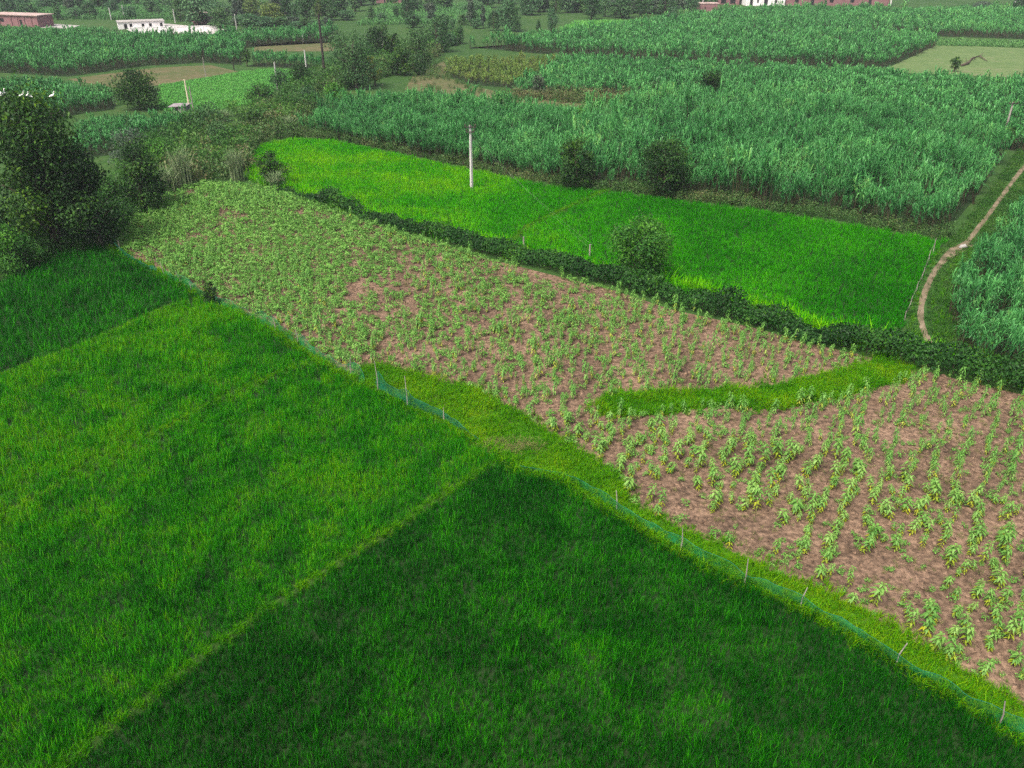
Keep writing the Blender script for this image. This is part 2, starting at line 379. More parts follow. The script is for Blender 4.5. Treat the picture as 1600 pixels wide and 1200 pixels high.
def ribbon(name, line, w, z, mat, bulge=0.0, **tags):
    line = np.asarray(line); pts = []
    for a, b in zip(line[:-1], line[1:]):
        n = max(1, int(np.linalg.norm(b - a) / .6))
        pts += [a + (b - a) * k / n for k in range(n)]
    pts.append(line[-1]); pts = np.array(pts)
    for _ in range(6): pts[1:-1] = (pts[:-2] + 2 * pts[1:-1] + pts[2:]) / 4
    mb = MB(); V = []; K = 5 if bulge else 2
    wn_ = noise2(pts, 1.7) * .5 + noise2(pts, .6, 5) * .3
    for i, p in enumerate(pts):
        d = pts[min(i + 1, len(pts) - 1)] - pts[max(i - 1, 0)]; d /= np.linalg.norm(d) + 1e-9; s_ = np.array([-d[1], d[0]])
        ww = w * (.65 + .8 * wn_[i])
        for k in range(K):
            u = k / (K - 1) * 2 - 1
            V.append((*(p + s_ * u * ww * .5), z + bulge * (1 - u * u) * (.7 + .6 * wn_[i])))
    F = [(i * K + k, i * K + k + 1, (i + 1) * K + k + 1, (i + 1) * K + k) for i in range(len(pts) - 1) for k in range(K - 1)]
    mb.add(V, F); o = mb.build(name, mat, kind='structure', smooth=True, **tags); bm_fix(o)
    return pts
bund_pts = [ribbon("field_bund", b, w, .0, M['bund'], bulge=hh) for b, w, hh in ((b1, .5, .14), (b2, .4, .10), (b3, .4, .10), (br_, .7, .18))]
PATH = [(1462, 552), (1446, 525), (1437, 500), (1440, 470), (1455, 432), (1480, 396), (1510, 380), (1545, 335), (1585, 280), (1610, 248), (1680, 190)]
sheet("grass_verge", poly_px([(1408, 535), (1425, 480), (1458, 402), (1480, 378), (1500, 360), (1545, 300), (1590, 235), (1680, 170), (1760, 200), (1660, 290), (1560, 395), (1530, 440), (1510, 500), (1520, 560), (1500, 578), (1450, 560)]), .008, M['verge'])
path_line = poly_px(PATH)
ribbon("dirt_path", path_line, .40, .014, M['path'])
sheet("dirt_path", poly_px([(1470, 402), (1484, 388), (1512, 376), (1522, 384), (1500, 396), (1480, 408), (1462, 428)]), .012, M['path'])

# ------------------------------------------------------------------ plant shapes for the scatters
r_ = np.random.default_rng(3)
def tuft_protos(tag, mat, n, h, spread, w, k=4, **kw):
    out = []
    for i in range(k):
        mb = MB(); blades(mb, n, h, spread, w, r_, **kw); out.append(proto(f"{tag}_{i}", mb, mat))
    return out
rice_t = tuft_protos("rice", M['rice'], 20, .40, .45, .018, base=.06, segs=2)
ricefar_t = tuft_protos("rice_coarse", M['rice'], 16, .60, .55, .035, base=.12, segs=2)
riceb_t = tuft_protos("young_rice", M['rice_bright'], 22, .55, .65, .045, base=.16, segs=2)
grass_t = tuft_protos("grass", M['weed_grass'], 14, .38, .8, .026, base=.07, segs=2, droop=.3)
def weed_protos(tag, mat, h, k=4, n=70):
    out = []
    for i in range(k):
        mb = MB(); blades(mb, 16, h, .45, .03, r_, base=.14, segs=2)
        cen = np.stack([r_.normal(size=n) * .26 * h, r_.normal(size=n) * .26 * h, h * (.15 + .85 * r_.random(n))], 1)
        nr = r_.normal(size=(n, 3)) + [0, 0, .6]; nr /= np.linalg.norm(nr, axis=1)[:, None]
        leaves(mb, cen, nr, .17, .09, r_); out.append(proto(f"{tag}_{i}", mb, mat))
    return out
weed_t = weed_protos("weed", M['weed'], 1.0)
shrub_gn = leaf_mat("scrub_leaf", [(.0, (.02, .08, .014)), (.5, (.05, .155, .025)), (1, (.13, .28, .03))], True)
scrub_t = weed_protos("scrub", shrub_gn, 1.1, n=130)
def cane_protos(tag, mat, nleaf, h, w, k=4, ns=6, spread=.42, stalk=M['stalk']):
    out = []
    for i in range(k):
        mb = MB()
        for s_ in range(ns):                                            # stalks with their own crown of arching leaves
            b = np.array([*(r_.normal(size=2) * .12), 0]); lean = np.array([*(r_.normal(size=2) * .13), 1.0]); hs = h * (.60 + .18 * r_.random())
            top = b + lean * hs
            for q in range(nleaf // ns):
                sub = MB(); z = .30 + .70 * r_.random() ** .5
                blades(sub, 1, h * .34, spread * (.95 if z > .8 else 1.45), w, r_, base=.02, droop=.62 + .35 * r_.random(), segs=4, power=1.2, tint=(.15, 1) if z > .7 else (0, .4))  # lower leaves tinted darker: shade between the clumps put into their colour
                mb.add(np.concatenate(sub.v) + b + lean * hs * z, sub.f, np.concatenate(sub.t))
        nf = len(mb.f)
        for s_ in range(ns):
            a = r_.random() * 6.28; p = np.array([math.cos(a) * .22, math.sin(a) * .22, 0])
            mb.tube([p, p + [r_.normal() * .12, r_.normal() * .12, h * .55]], [.022, .014], 4, .5)
        me_o = proto(f"{tag}_{i}", mb, mat); me_o.data.materials.append(stalk)
        idx = np.zeros(len(me_o.data.polygons), np.int32); idx[nf:] = 1; me_o.data.polygons.foreach_set("material_index", idx)
        out.append(me_o)
    return out
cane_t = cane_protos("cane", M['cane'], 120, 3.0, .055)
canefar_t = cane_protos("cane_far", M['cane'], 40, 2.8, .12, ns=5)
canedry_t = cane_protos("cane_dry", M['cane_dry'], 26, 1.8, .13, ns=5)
# broad low leafy crop (upper end of the field) and upright crop stalks
def rosette_protos(k=4):
    out = []
    for i in range(k):
        mb = MB(); n = 38
        a = r_.random(n) * 6.28; rr = .08 + .24 * r_.random(n)
        cen = np.stack([np.cos(a) * rr, np.sin(a) * rr, .14 + .34 * r_.random(n)], 1)
        nr = np.stack([np.cos(a) * .6, np.sin(a) * .6, np.full(n, .8)], 1) + r_.normal(size=(n, 3)) * .35; nr /= np.linalg.norm(nr, axis=1)[:, None]
        leaves(mb, cen, nr, .16, .09, r_); mb.tube([(0, 0, 0), (0, 0, .36)], [.012, .006], 4, .9)
        out.append(proto(f"leafy_crop_{i}", mb, M['crop_gn']))
    return out
rosette_t = rosette_protos()
def crop_parts(seed, h):
    """stem, drooping upper leaves and yellowing lower leaves of one upright crop plant"""
    r = np.random.default_rng(seed); st, up, lo = MB(), MB(), MB()
    bend = r.normal(size=2) * .05
    P = lambda s_: np.array([bend[0] * s_ ** 2, bend[1] * s_ ** 2, h * s_])
    st.tube([P(0), P(.5), P(1)], [.014, .011, .005], 5)
    n = 34
    for q in range(n):
        s_ = .10 + .86 * (q / (n - 1)) ** .85; a = q * 2.4 + r.normal() * .3; d = np.array([math.cos(a), math.sin(a), 0]); sd_ = np.array([-d[1], d[0], 0])
        Lf = (.07 + .10 * math.sin(math.pi * min(1, s_ * .70 + .02))) * (.8 + .5 * r.random()); W = Lf * .36; p = P(s_)
        up_ = .22 if s_ > .85 else .10
        V = [p, p + d * Lf * .45 + sd_ * W * .5 + [0, 0, Lf * up_], p + d * Lf * .45 - sd_ * W * .5 + [0, 0, Lf * up_], p + d * Lf + [0, 0, -Lf * (.35 + .25 * r.random())]]
        (lo if s_ < .48 else up).add(V, [(0, 1, 2), (1, 3, 2)], r.random() * .7 + (.3 * (s_ - .4) if s_ > .4 else .3 * (.4 - s_)))
    return st, up, lo
crop_lib = []
for i in range(8):
    st, up, lo = crop_parts(40 + i, .62 + .06 * i)
    crop_lib.append((st.mesh("stem", M['stem']), up.mesh("upper_leaves", M['crop']), lo.mesh("lower_leaves", M['crop_low'])))
crop_t = []
for i in range(5):
    st, up, lo = crop_parts(80 + i, .70 + .05 * i); mb = MB()
    for part, tt in ((st, .95), (up, None), (lo, 1.0)):
        V, T = np.concatenate(part.v), np.concatenate(part.t)
        mb.add(V, part.f, T * .8 if tt is None else np.full(len(V), tt + .4 * (tt == 1.0)))
    crop_t.append(proto(f"upright_crop_{i}", mb, M['crop_gn']))

# ------------------------------------------------------------------ rice paddies beyond and before the fence
def clear(P, lines, d):
    k = np.ones(len(P), bool)
    for l in lines: k &= line_dist(P, l) > d
    return P[k]
def paddy(name, poly, base, gain, label, near, lift=0.0):
    pl = poly_px(poly)
    if near:
        P = grid_points(pl, .175, ang=.3); P = P[seen(P)]
        P = clear(P, (b1, b2, b3), .20)
        d = np.linalg.norm(P, axis=1); keep = rng.random(len(P)) < np.clip(32 / d, .3, 1) ** 1.3; P = P[keep]; d = d[keep]
        s = np.clip(d / 32, 1, 1.7) ** .6
        protos = rice_t
    else:
        P = grid_points(pl, .36, ang=.3); P = P[seen(P)]; P = clear(P, (b3,), .3); s = np.full(len(P), 1.0); protos = ricefar_t
    t = base + gain * 1.5 * (fbm(P, 7.0) - .5) + gain * 1.6 * (fbm(P, 1.3, 20) - .5) + rng.normal(size=len(P)) * .13
    s = s * (.55 + .8 * fbm(P, .9, 40))
    scatter(name, P, protos, s, t, label=label, category='rice')
paddy("rice_crop", P_NEAR, .05, .6, "dark green rice crop in the paddy whose corner meets the fallen net", True)
paddy("rice_crop", P_LOW, .52, .65, "mottled green rice crop between the two long field bunds", True)
paddy("rice_crop", P_MID, .66, .65, "yellow-green rice crop in the paddy below the dark green plot", True)
paddy("rice_crop", P_FAR, .22, .35, "smooth dark green rice crop beside the big dark tree", False)
P = grid_points(rice, .35, ang=.2); P = P[seen(P)]
P = clear(P, (br_,), .35)
scatter("rice_crop", P, riceb_t, .62 + .2 * fbm(P, 1.5), .62 - .012 * (P[:, 0] + 12) + 1.0 * (fbm(P, 9) - .5) + .5 * (fbm(P, 3, 9) - .5) + rng.normal(size=len(P)) * .08, label="vivid light green young rice around the concrete pole", category='rice')
gp = []
for pts, w in zip(bund_pts, (.5, .32, .4, .45)):
    n = int(len(pts) * 18); i = rng.integers(0, len(pts), n)
    gp.append(pts[i] + rng.normal(size=(n, 2)) * w * .26)
P = np.concatenate(gp); P = P[seen(P)]
scatter("bund_grass", P, grass_t, .8, .10 + 1.1 * (fbm(P, 1.5, 77) - .4) + rng.normal(size=len(P)) * .15, z=.05, label="short yellow-green grass growing along the field bunds", category='grass')

# ------------------------------------------------------------------ bright weed strips inside the crop field
STRIP = [(556, 600), (568, 574), (600, 570), (660, 588), (745, 612), (800, 640), (880, 690), (940, 728), (975, 752), (985, 785), (1050, 822), (1120, 850), (1200, 892), (1290, 926), (1370, 968), (1440, 1010),
         (1520, 1058), (1620, 1112), (1850, 1260), (1800, 1288), (1620, 1165), (1500, 1095), (1400, 1034), (1250, 948), (1160, 912), (1063, 864), (960, 803), (880, 752), (815, 737), (790, 716), (750, 694), (695, 662), (637, 638), (590, 614)]
TONGUE = [(930, 632), (975, 618), (1020, 616), (1120, 613), (1190, 606), (1260, 596), (1330, 577), (1385, 556), (1425, 575), (1420, 592), (1370, 605), (1320, 618), (1230, 636), (1190, 640), (1130, 632), (1080, 640), (1040, 646), (990, 650), (940, 648)]
def along_(line, per_m, spread):
    out = []
    for a, b in zip(line[:-1], line[1:]):
        n = int(np.linalg.norm(b - a) * per_m); t = rng.random(n)[:, None]
        out.append(a + (b - a) * t + rng.normal(size=(n, 2)) * spread * (.3 + 1.2 * noise2(a[None] + (b - a)[None] * t, 1.3, 5))[:, None])
    return np.concatenate(out)
strip, tongue = poly_px(STRIP), poly_px(TONGUE)
for nm, pl, lab in (("weed_strip", strip, "bright yellow-green weedy grass strip along the green net fence"), ("weed_strip", tongue, "curved tongue of bright green grass crossing the bare crop field")):
    sheet('strip_turf', pl, .008, M['turf'])
    P = np.concatenate([grid_points(pl, .15) + rng.normal(size=(1, 2)) * 0, along_(np.vstack([pl, pl[:1]]), 14, .32)]); P = P[seen(P)]
    if pl is tongue: s = np.full(len(P), 1.05)
    else: s = np.full(len(P), .85)
    scatter(nm, P, grass_t, s * (.45 + 1.0 * fbm(P, .9, 4)), .5 + 1.3 * (fbm(P, 1.8, 8) - .5) + rng.normal(size=len(P)) * .12, label=lab, category='grass')

# fence-side fringe of tall dark grass and the trampled brown patch at the gap in the net
FENCE = [(165, 386), (190, 400), (255, 432), (330, 471), (430, 518), (500, 566), (560, 602), (637, 638), (695, 660), (750, 695), (790, 718), (815, 738), (880, 752), (960, 803), (1063, 864), (1160, 914), (1250, 950), (1400, 1036), (1500, 1096), (1620, 1168)]
fence_line = poly_px(FENCE)
def along(line, per_m, spread):
    out = []
    for a, b in zip(line[:-1], line[1:]):
        n = int(np.linalg.norm(b - a) * per_m); t = rng.random(n)[:, None]
        out.append(a + (b - a) * t + rng.normal(size=(n, 2)) * spread)
    return np.concatenate(out)
P = along(fence_line, 26, .22)
scatter("fence_grass", P, grass_t, .7 + .8 * fbm(P, 1.2, 91), .25 + .5 * fbm(P, 2.5) + rng.normal(size=len(P)) * .1, label="rough grass along the foot of the net fence", category='grass')
gap = G(795, 700)[:2]
drygrass = leaf_mat("dead_grass_blade", [(0, (.07, .14, .02)), (.5, (.17, .19, .05)), (1, (.30, .25, .12))], True)
dry_t = tuft_protos("dead_grass", drygrass, 14, .35, 1.0, .026, base=.1, segs=2, droop=.5)
P = gap + rng.normal(size=(170, 2)) * np.array([.75, .35])
scatter("dead_grass", P, dry_t, 1.0, rng.random(len(P)), label="trampled pale brown grass at the gap between the nets", category='grass')

# ------------------------------------------------------------------ crop field plants
rowdir = G(1437, 767)[:2] - G(1400, 907)[:2]; ang = math.atan2(rowdir[1], rowdir[0])
P1 = grid_points(crop, .46, jitter=.25, ang=ang, sy=.98)
P1 = P1 + rng.normal(size=P1.shape) * (.13 + .22 * np.clip((P1[:, 1:2] - 34) / 16, 0, 1))
d_t = noise2(P1, 5.0, 3) * .6 + noise2(P1, 2.0, 11) * .4
nearness = np.clip((62 - P1[:, 1]) / 22, 0, 1)                    # the rows are fuller at the end nearest the village road
P1 = P1[(d_t + .16 * rng.random(len(P1)) < .47 + .33 * nearness) & (line_dist(P1, fence_line) > .5)]
P1 = P1[~in_poly(P1, strip) & ~in_poly(P1, tongue)]
P1 = P1[seen(P1)]
in_frame = seen(P1, .985); order = np.argsort(np.linalg.norm(P1, axis=1) + 1e4 * ~in_frame)
near, rest = P1[order[:300]], P1[order[300:]]
for i, p in enumerate(near):
    o = empty("crop_plant", (p[0], p[1], 0), "upright knee-high crop plant with drooping pale leaves on the bare brown soil", "plant", "upright crop plants in rows on bare soil", rng.random() * 6.28)
    s = .62 + .62 * rng.random(); w_ = s * (1.1 + .5 * rng.random()); o.scale = (w_, w_, s); o.rotation_euler[0] = rng.normal() * .12; o.rotation_euler[1] = rng.normal() * .12
    lib = crop_lib[rng.integers(0, len(crop_lib))]
    for nm, me in zip(("stem", "upper_leaves", "lower_leaves"), lib): link(nm, me, o)
scatter("crop_plants", rest, crop_t, .6 + .6 * rng.random(len(rest)), .25 + .5 * rng.random(len(rest)), label="scattered upright crop plants further up the bare field", category='crop')
# low leafy plants: dense at the far end, thinning towards the rows
P2 = grid_points(crop, .48); P2 = P2[seen(P2)]
a0, a1 = G(300, 330)[:2], G(1100, 600)[:2]; ax = (a1 - a0) / np.linalg.norm(a1 - a0)
u = (P2 - a0) @ ax / np.linalg.norm(a1 - a0)
dens = np.clip(1.05 - u * .85, .24, 1.0) * (-.15 + 2.2 * fbm(P2, 3.4, 6))
k = (rng.random(len(P2)) < dens) & ~in_poly(P2, strip) & ~in_poly(P2, tongue) & (line_dist(P2, fence_line) > .5)
P2, u = P2[k], u[k]
scatter("leafy_crop", P2, rosette_t, np.clip(1.15 - .5 * u, .5, 1.2), .35 + .3 * (fbm(P2, 5) - .5) + rng.random(len(P2)) * .35, label="low leafy crop thickening towards the far corner of the bare field", category='crop')
P3 = grid_points(crop, .40); P3 = P3[seen(P3)]; P3 = P3[(fbm(P3, 2.4, 15) > .44) & ~in_poly(P3, tongue) & (rng.random(len(P3)) < .6)]
scatter("sparse_weeds", P3, dry_t, .35 + .3 * rng.random(len(P3)), rng.random(len(P3)) * .8, label="thin dry weeds on the bare soil", category='weeds')

clod_t = []
for i in range(4):
    mb = MB(); v = r_.normal(size=(10, 3)); v /= np.linalg.norm(v, axis=1)[:, None]; v *= np.array([.10, .08, .05]) * (.7 + .6 * r_.random((10, 1)))
    import bmesh
    bm = bmesh.new(); [bm.verts.new(q) for q in v]; bmesh.ops.convex_hull(bm, input=bm.verts); bm.verts.index_update()
    used = [w for w in bm.verts if w.link_faces]; idx = {w: k for k, w in enumerate(used)}
    mb.add([w.co[:] for w in used], [tuple(idx[w] for w in f.verts) for f in bm.faces]); bm.free()
    clod_t.append(proto(f"soil_clod_{i}", mb, M['soil']))
P4 = grid_points(crop, .30); P4 = P4[seen(P4)]; P4 = P4[(fbm(P4, 2.0, 45) > .42) & (P4[:, 1] < 75) & ~in_poly(P4, tongue) & ~in_poly(P4, strip)]
scatter("soil_clods", P4, clod_t, .55 + 1.3 * rng.random(len(P4)) ** 2, .5, lean=.3, label="loose brown clods on the bare field", category="soil")

# ------------------------------------------------------------------ cane fields
def cane(name, poly, protos, spacing, scl, t0, gain, label, cut=None, ang=.0):
    pl = poly_px(poly); P = grid_points(pl, spacing, ang=ang, jitter=.4); P = P[seen(P, 1.15)]
    sheet('cane_soil', pl, .010 + .002 * len(_cane_n), M['mud']); _cane_n.append(1)  # dark sheet puts the shade between the clumps into the ground colour
    s = scl * (.64 + .40 * fbm(P, 6, 2) + .42 * noise2(P, 1.5, 33))
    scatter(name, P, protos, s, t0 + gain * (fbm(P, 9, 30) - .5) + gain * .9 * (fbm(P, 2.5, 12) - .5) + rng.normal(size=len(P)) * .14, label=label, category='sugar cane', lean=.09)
h = 2.6
_cane_n = []
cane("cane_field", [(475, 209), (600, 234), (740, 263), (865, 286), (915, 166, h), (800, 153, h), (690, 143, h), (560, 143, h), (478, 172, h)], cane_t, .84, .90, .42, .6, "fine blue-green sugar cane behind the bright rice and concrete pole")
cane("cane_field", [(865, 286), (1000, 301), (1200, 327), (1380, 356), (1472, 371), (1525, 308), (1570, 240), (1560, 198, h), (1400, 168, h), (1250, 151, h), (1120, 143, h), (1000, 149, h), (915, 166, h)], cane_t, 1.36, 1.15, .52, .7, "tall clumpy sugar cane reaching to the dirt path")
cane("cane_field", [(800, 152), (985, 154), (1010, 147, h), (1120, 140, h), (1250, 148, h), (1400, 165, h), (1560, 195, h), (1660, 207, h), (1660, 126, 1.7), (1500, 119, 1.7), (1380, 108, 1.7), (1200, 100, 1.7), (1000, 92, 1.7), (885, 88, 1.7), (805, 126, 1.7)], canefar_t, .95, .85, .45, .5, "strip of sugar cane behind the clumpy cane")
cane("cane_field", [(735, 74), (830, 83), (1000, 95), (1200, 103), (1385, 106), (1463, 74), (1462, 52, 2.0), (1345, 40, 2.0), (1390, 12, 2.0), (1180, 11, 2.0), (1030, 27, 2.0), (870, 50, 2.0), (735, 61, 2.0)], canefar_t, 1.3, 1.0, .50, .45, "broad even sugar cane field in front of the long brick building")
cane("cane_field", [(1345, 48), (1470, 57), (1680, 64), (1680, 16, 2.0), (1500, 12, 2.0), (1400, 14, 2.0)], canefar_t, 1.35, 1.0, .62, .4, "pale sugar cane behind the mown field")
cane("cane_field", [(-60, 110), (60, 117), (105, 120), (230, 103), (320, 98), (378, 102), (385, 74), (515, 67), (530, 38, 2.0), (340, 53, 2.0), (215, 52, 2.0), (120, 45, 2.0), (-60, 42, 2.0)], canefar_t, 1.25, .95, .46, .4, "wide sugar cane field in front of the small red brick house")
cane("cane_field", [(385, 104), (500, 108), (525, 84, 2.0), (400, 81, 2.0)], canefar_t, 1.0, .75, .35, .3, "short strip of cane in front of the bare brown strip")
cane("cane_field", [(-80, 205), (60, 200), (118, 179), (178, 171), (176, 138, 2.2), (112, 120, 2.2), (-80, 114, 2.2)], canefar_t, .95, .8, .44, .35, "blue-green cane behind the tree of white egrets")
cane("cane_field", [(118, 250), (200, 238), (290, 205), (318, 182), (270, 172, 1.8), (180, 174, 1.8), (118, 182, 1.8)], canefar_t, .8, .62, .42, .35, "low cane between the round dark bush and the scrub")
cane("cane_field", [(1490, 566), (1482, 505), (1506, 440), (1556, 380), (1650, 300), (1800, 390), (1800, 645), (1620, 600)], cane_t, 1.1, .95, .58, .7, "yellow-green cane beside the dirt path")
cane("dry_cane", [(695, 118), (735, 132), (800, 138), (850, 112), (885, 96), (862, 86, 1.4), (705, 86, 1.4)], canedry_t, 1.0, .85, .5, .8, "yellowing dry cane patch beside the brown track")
# low crops and far strips
def low(name, poly, protos, spacing, scl, t0, gain, label):
    pl = poly_px(poly); P = grid_points(pl, spacing); P = P[seen(P, 1.15)]
    scatter(name, P, protos, scl, t0 + gain * (fbm(P, 8, 5) - .5) + rng.normal(size=len(P)) * .08, label=label, category='crop')
farcrop = leaf_mat('far_crop_leaf', [(.0, (.04, .14, .035)), (.5, (.075, .22, .055)), (1, (.16, .31, .08))], True, trans=.25)
farcrop_t = tuft_protos('far_crop', farcrop, 22, .55, .9, .07, base=.2, segs=2, droop=.4)
lightcrop = leaf_mat('light_crop_leaf', [(.0, (.035, .18, .03)), (.5, (.08, .32, .05)), (1, (.17, .42, .07))], True, trans=.25)
lightcrop_t = tuft_protos('light_crop', lightcrop, 22, .5, .9, .07, base=.2, segs=2, droop=.4)
low("low_crop", [(247, 172), (310, 177), (400, 162), (440, 137), (505, 112), (420, 108), (372, 114), (250, 134)], lightcrop_t, .5, .75, .6, .5, "light green low crop beside the leaning pale pole")
low("low_crop", [(875, 49), (1012, 45), (1000, 34), (900, 35)], lightcrop_t, 1.1, 2.0, .8, .3, "far yellow-green crop patch among the dark trees")
low("low_crop", [(560, 40), (765, 36), (765, 8), (600, 8)], farcrop_t, 1.6, 2.4, .35, .7, "far light green fields behind the tree line")
low("low_crop", [(0, 30), (340, 32), (340, 3), (0, 3)], farcrop_t, 1.9, 2.4, .2, .5, "far dull green fields around the village trees")
low("low_crop", [(1466, 72), (1600, 74), (1600, 66), (1468, 62)], farcrop_t, .9, 1.2, .7, .4, "narrow light green strip behind the mown field")

# ------------------------------------------------------------------ rank weeds and scrub
def weeds(name, poly, protos, spacing, scl, t0, gain, label, thin=0.0):
    pl = poly_px(poly); P = grid_points(pl, spacing, jitter=.5); P = P[seen(P, 1.15)]
    if thin: P = P[fbm(P, 4, 17) > thin]
    scatter(name, P, protos, scl * (.65 + .8 * fbm(P, 3, 3)), t0 + gain * (fbm(P, 5, 21) - .5) + rng.normal(size=len(P)) * .12, label=label, category='weeds')
weeds("rank_weeds", [(440, 216), (520, 219), (600, 236), (740, 266), (860, 291), (1000, 306), (1200, 331), (1380, 361), (1480, 378), (1484, 366), (1380, 349), (1200, 320), (1000, 296), (860, 280), (740, 254), (600, 224), (475, 196), (440, 205)], weed_t, .6, .8, .35, .9, "brownish weeds along the foot of the sugar cane")
weeds("rank_weeds", [(250, 300), (310, 286), (395, 275), (385, 252), (410, 226), (470, 214), (475, 196), (520, 150), (560, 132), (640, 112), (690, 85), (640, 80), (560, 110), (500, 118), (430, 160), (390, 190), (300, 215), (220, 250), (200, 290)], weed_t, .85, 1.35, .45, 1.3, "tangled brown and green weeds along the sunken track", thin=.36)
weeds("green_scrub", [(230, 310), (310, 280), (370, 265), (400, 215), (470, 190), (540, 140), (620, 110), (690, 80), (720, 66), (660, 66), (560, 100), (480, 120), (420, 165), (300, 200), (190, 240), (190, 300)], scrub_t, 1.0, 1.5, .4, 1.3, "green scrub tangled through the weeds of the sunken track", thin=.45)
weeds("green_scrub", [(-60, 448), (0, 445), (70, 407), (165, 388), (240, 330), (250, 290), (150, 300), (0, 380), (-60, 400)], scrub_t, .8, 1.2, .25, .4, "dark undergrowth at the foot of the big trees")
weeds("verge_weeds", [(1410, 530), (1425, 480), (1458, 402), (1478, 382), (1468, 400), (1440, 450), (1432, 490), (1440, 530), (1470, 556)], grass_t, .35, .7, .45, .5, "short grass between the rice and the dirt path")
weeds("verge_weeds", [(1452, 500), (1460, 450), (1490, 405), (1530, 380), (1560, 395), (1528, 440), (1506, 500), (1512, 560), (1600, 598), (1500, 585), (1470, 550)], grass_t, .38, .75, .35, .6, "rough verge grass between the dirt path and the cane", thin=.25)
weeds("rank_weeds", [(800, 156), (900, 162), (990, 160), (985, 152), (900, 154), (800, 149)], weed_t, .8, 1.2, .75, .4, "reddish brown weeds at the foot of the cane strip")
weeds("rank_weeds", [(632, 140), (650, 112), (695, 95), (700, 122), (735, 134), (810, 150), (925, 164), (905, 174), (800, 158), (690, 146)], weed_t, .9, .7, .35, .6, "thin weeds growing on the brown field track", thin=.5)
VERGE = [(1408, 535), (1425, 480), (1458, 402), (1480, 378), (1500, 360), (1545, 300), (1590, 235), (1680, 170), (1760, 200), (1660, 290), (1560, 395), (1530, 440), (1510, 500), (1520, 560), (1500, 578), (1450, 560)]
P = grid_points(poly_px(VERGE), .27); P = P[seen(P, 1.1)]; P = P[line_dist(P, path_line) > .16 + .25 * rng.random(len(P))]
vgrass = leaf_mat("verge_blade", [(.0, (.012, .06, .008)), (.5, (.04, .13, .016)), (.85, (.09, .17, .03)), (1, (.18, .16, .07))], True, spec=.1)
vgrass_t = tuft_protos("verge_grass", vgrass, 14, .26, 1.0, .03, base=.1, segs=2, droop=.4)
scatter("verge_grass", P, vgrass_t, .7 + .8 * fbm(P, 1.5, 66), .45 + 1.2 * (fbm(P, 3, 61) - .5) + rng.normal(size=len(P)) * .1, label="trodden short grass on both sides of the dirt path", category='grass')
P = along(poly_px([(395, 278), (450, 298), (560, 334), (640, 357), (740, 382), (840, 404), (960, 432), (1080, 452), (1160, 480), (1240, 508), (1320, 530), (1405, 545), (1500, 568), (1620, 605)]), 7, .35)
scatter("rice_edge_grass", P, riceb_t, 1.45, .75 + rng.normal(size=len(P)) * .15, label="taller bright grass behind the vine hedge", category='grass')  # bright rim of the hedge: lit edge put into the grass tint

# ------------------------------------------------------------------ the vine hedge
HEDGE = [(425, 300), (500, 326), (640, 370), (760, 404), (880, 433), (960, 453), (1050, 482), (1160, 512), (1260, 541), (1330, 557), (1420, 580), (1500, 603), (1620, 632), (1800, 680)]
hl = poly_px(HEDGE)
def hedge(line):
    root = empty("hedge", (*line[0], 0), "long dark vine-covered hedge between the bare crop field and bright rice", "hedge")
    mb, st = MB(), MB(); off = np.array([*line[0], 0])
    cl = np.concatenate([a + (b - a) * np.linspace(0, 1, max(2, int(np.linalg.norm(b - a) / .55)), endpoint=False)[:, None] for a, b in zip(line[:-1], line[1:])])
    for i, p in enumerate(cl):
        d = cl[min(i + 1, len(cl) - 1)] - cl[max(i - 1, 0)]; d /= np.linalg.norm(d) + 1e-9; s_ = np.array([d[1], -d[0]])
        if s_[1] < 0: s_ = -s_
        hgt = max(.3, -.25 + 2.5 * fbm(p[None], 3.0, 50)[0] + .9 * (noise2(p[None], .9, 9)[0] - .5)) ; wid = .55 + .5 * noise2(p[None], 3, 60)[0]
        gr = 1 + .38 * max(0, i / len(cl) * 1.5 - .4); hgt *= gr; wid *= gr
        c = np.array([*(p + s_ * wid), hgt * .48]) - off
        n = int(190 * gr * gr)
        v = rng.normal(size=(n, 3)); v /= np.linalg.norm(v, axis=1)[:, None]; v[:, 2] = np.where(v[:, 2] < -.3, -v[:, 2], v[:, 2])
        q = c + v * np.array([wid, wid, hgt * .55]) * (.72 + .34 * rng.random(n))[:, None]
        q[:, 2] = np.maximum(q[:, 2], .05)
        nr = v + rng.normal(size=(n, 3)) * .5; nr /= np.linalg.norm(nr, axis=1)[:, None]
        leaves(mb, q, nr, .18, .13, tint=np.clip(rng.random(n) * .55 + .8 * (noise2(p[None], 1.6, 13)[0] - .25), 0, 1))
        for _ in range(2):                                               # runners standing out of the hedge
            e = c + np.array([rng.normal() * wid * .7, rng.normal() * wid * .7, hgt * (.6 + .35 * rng.random())]); q2 = c + (e - c) * rng.random((9, 1)) + rng.normal(size=(9, 3)) * .05
            n2 = rng.normal(size=(9, 3)) + [0, 0, .5]; n2 /= np.linalg.norm(n2, axis=1)[:, None]; leaves(mb, q2, n2, .15, .09, tint=.5 + .5 * rng.random(9))
        b = np.array([*(p + s_ * wid), 0]) - off
        st.tube([b, b + [rng.normal() * .1, rng.normal() * .1, hgt * .55], b + [rng.normal() * .25, rng.normal() * .25, hgt * .9]], [.03, .02, .008], 4)
    mb.build("foliage", M['hedge'], root); st.build("stems", M['bark'], root, kind='stuff')
hedge(hl)

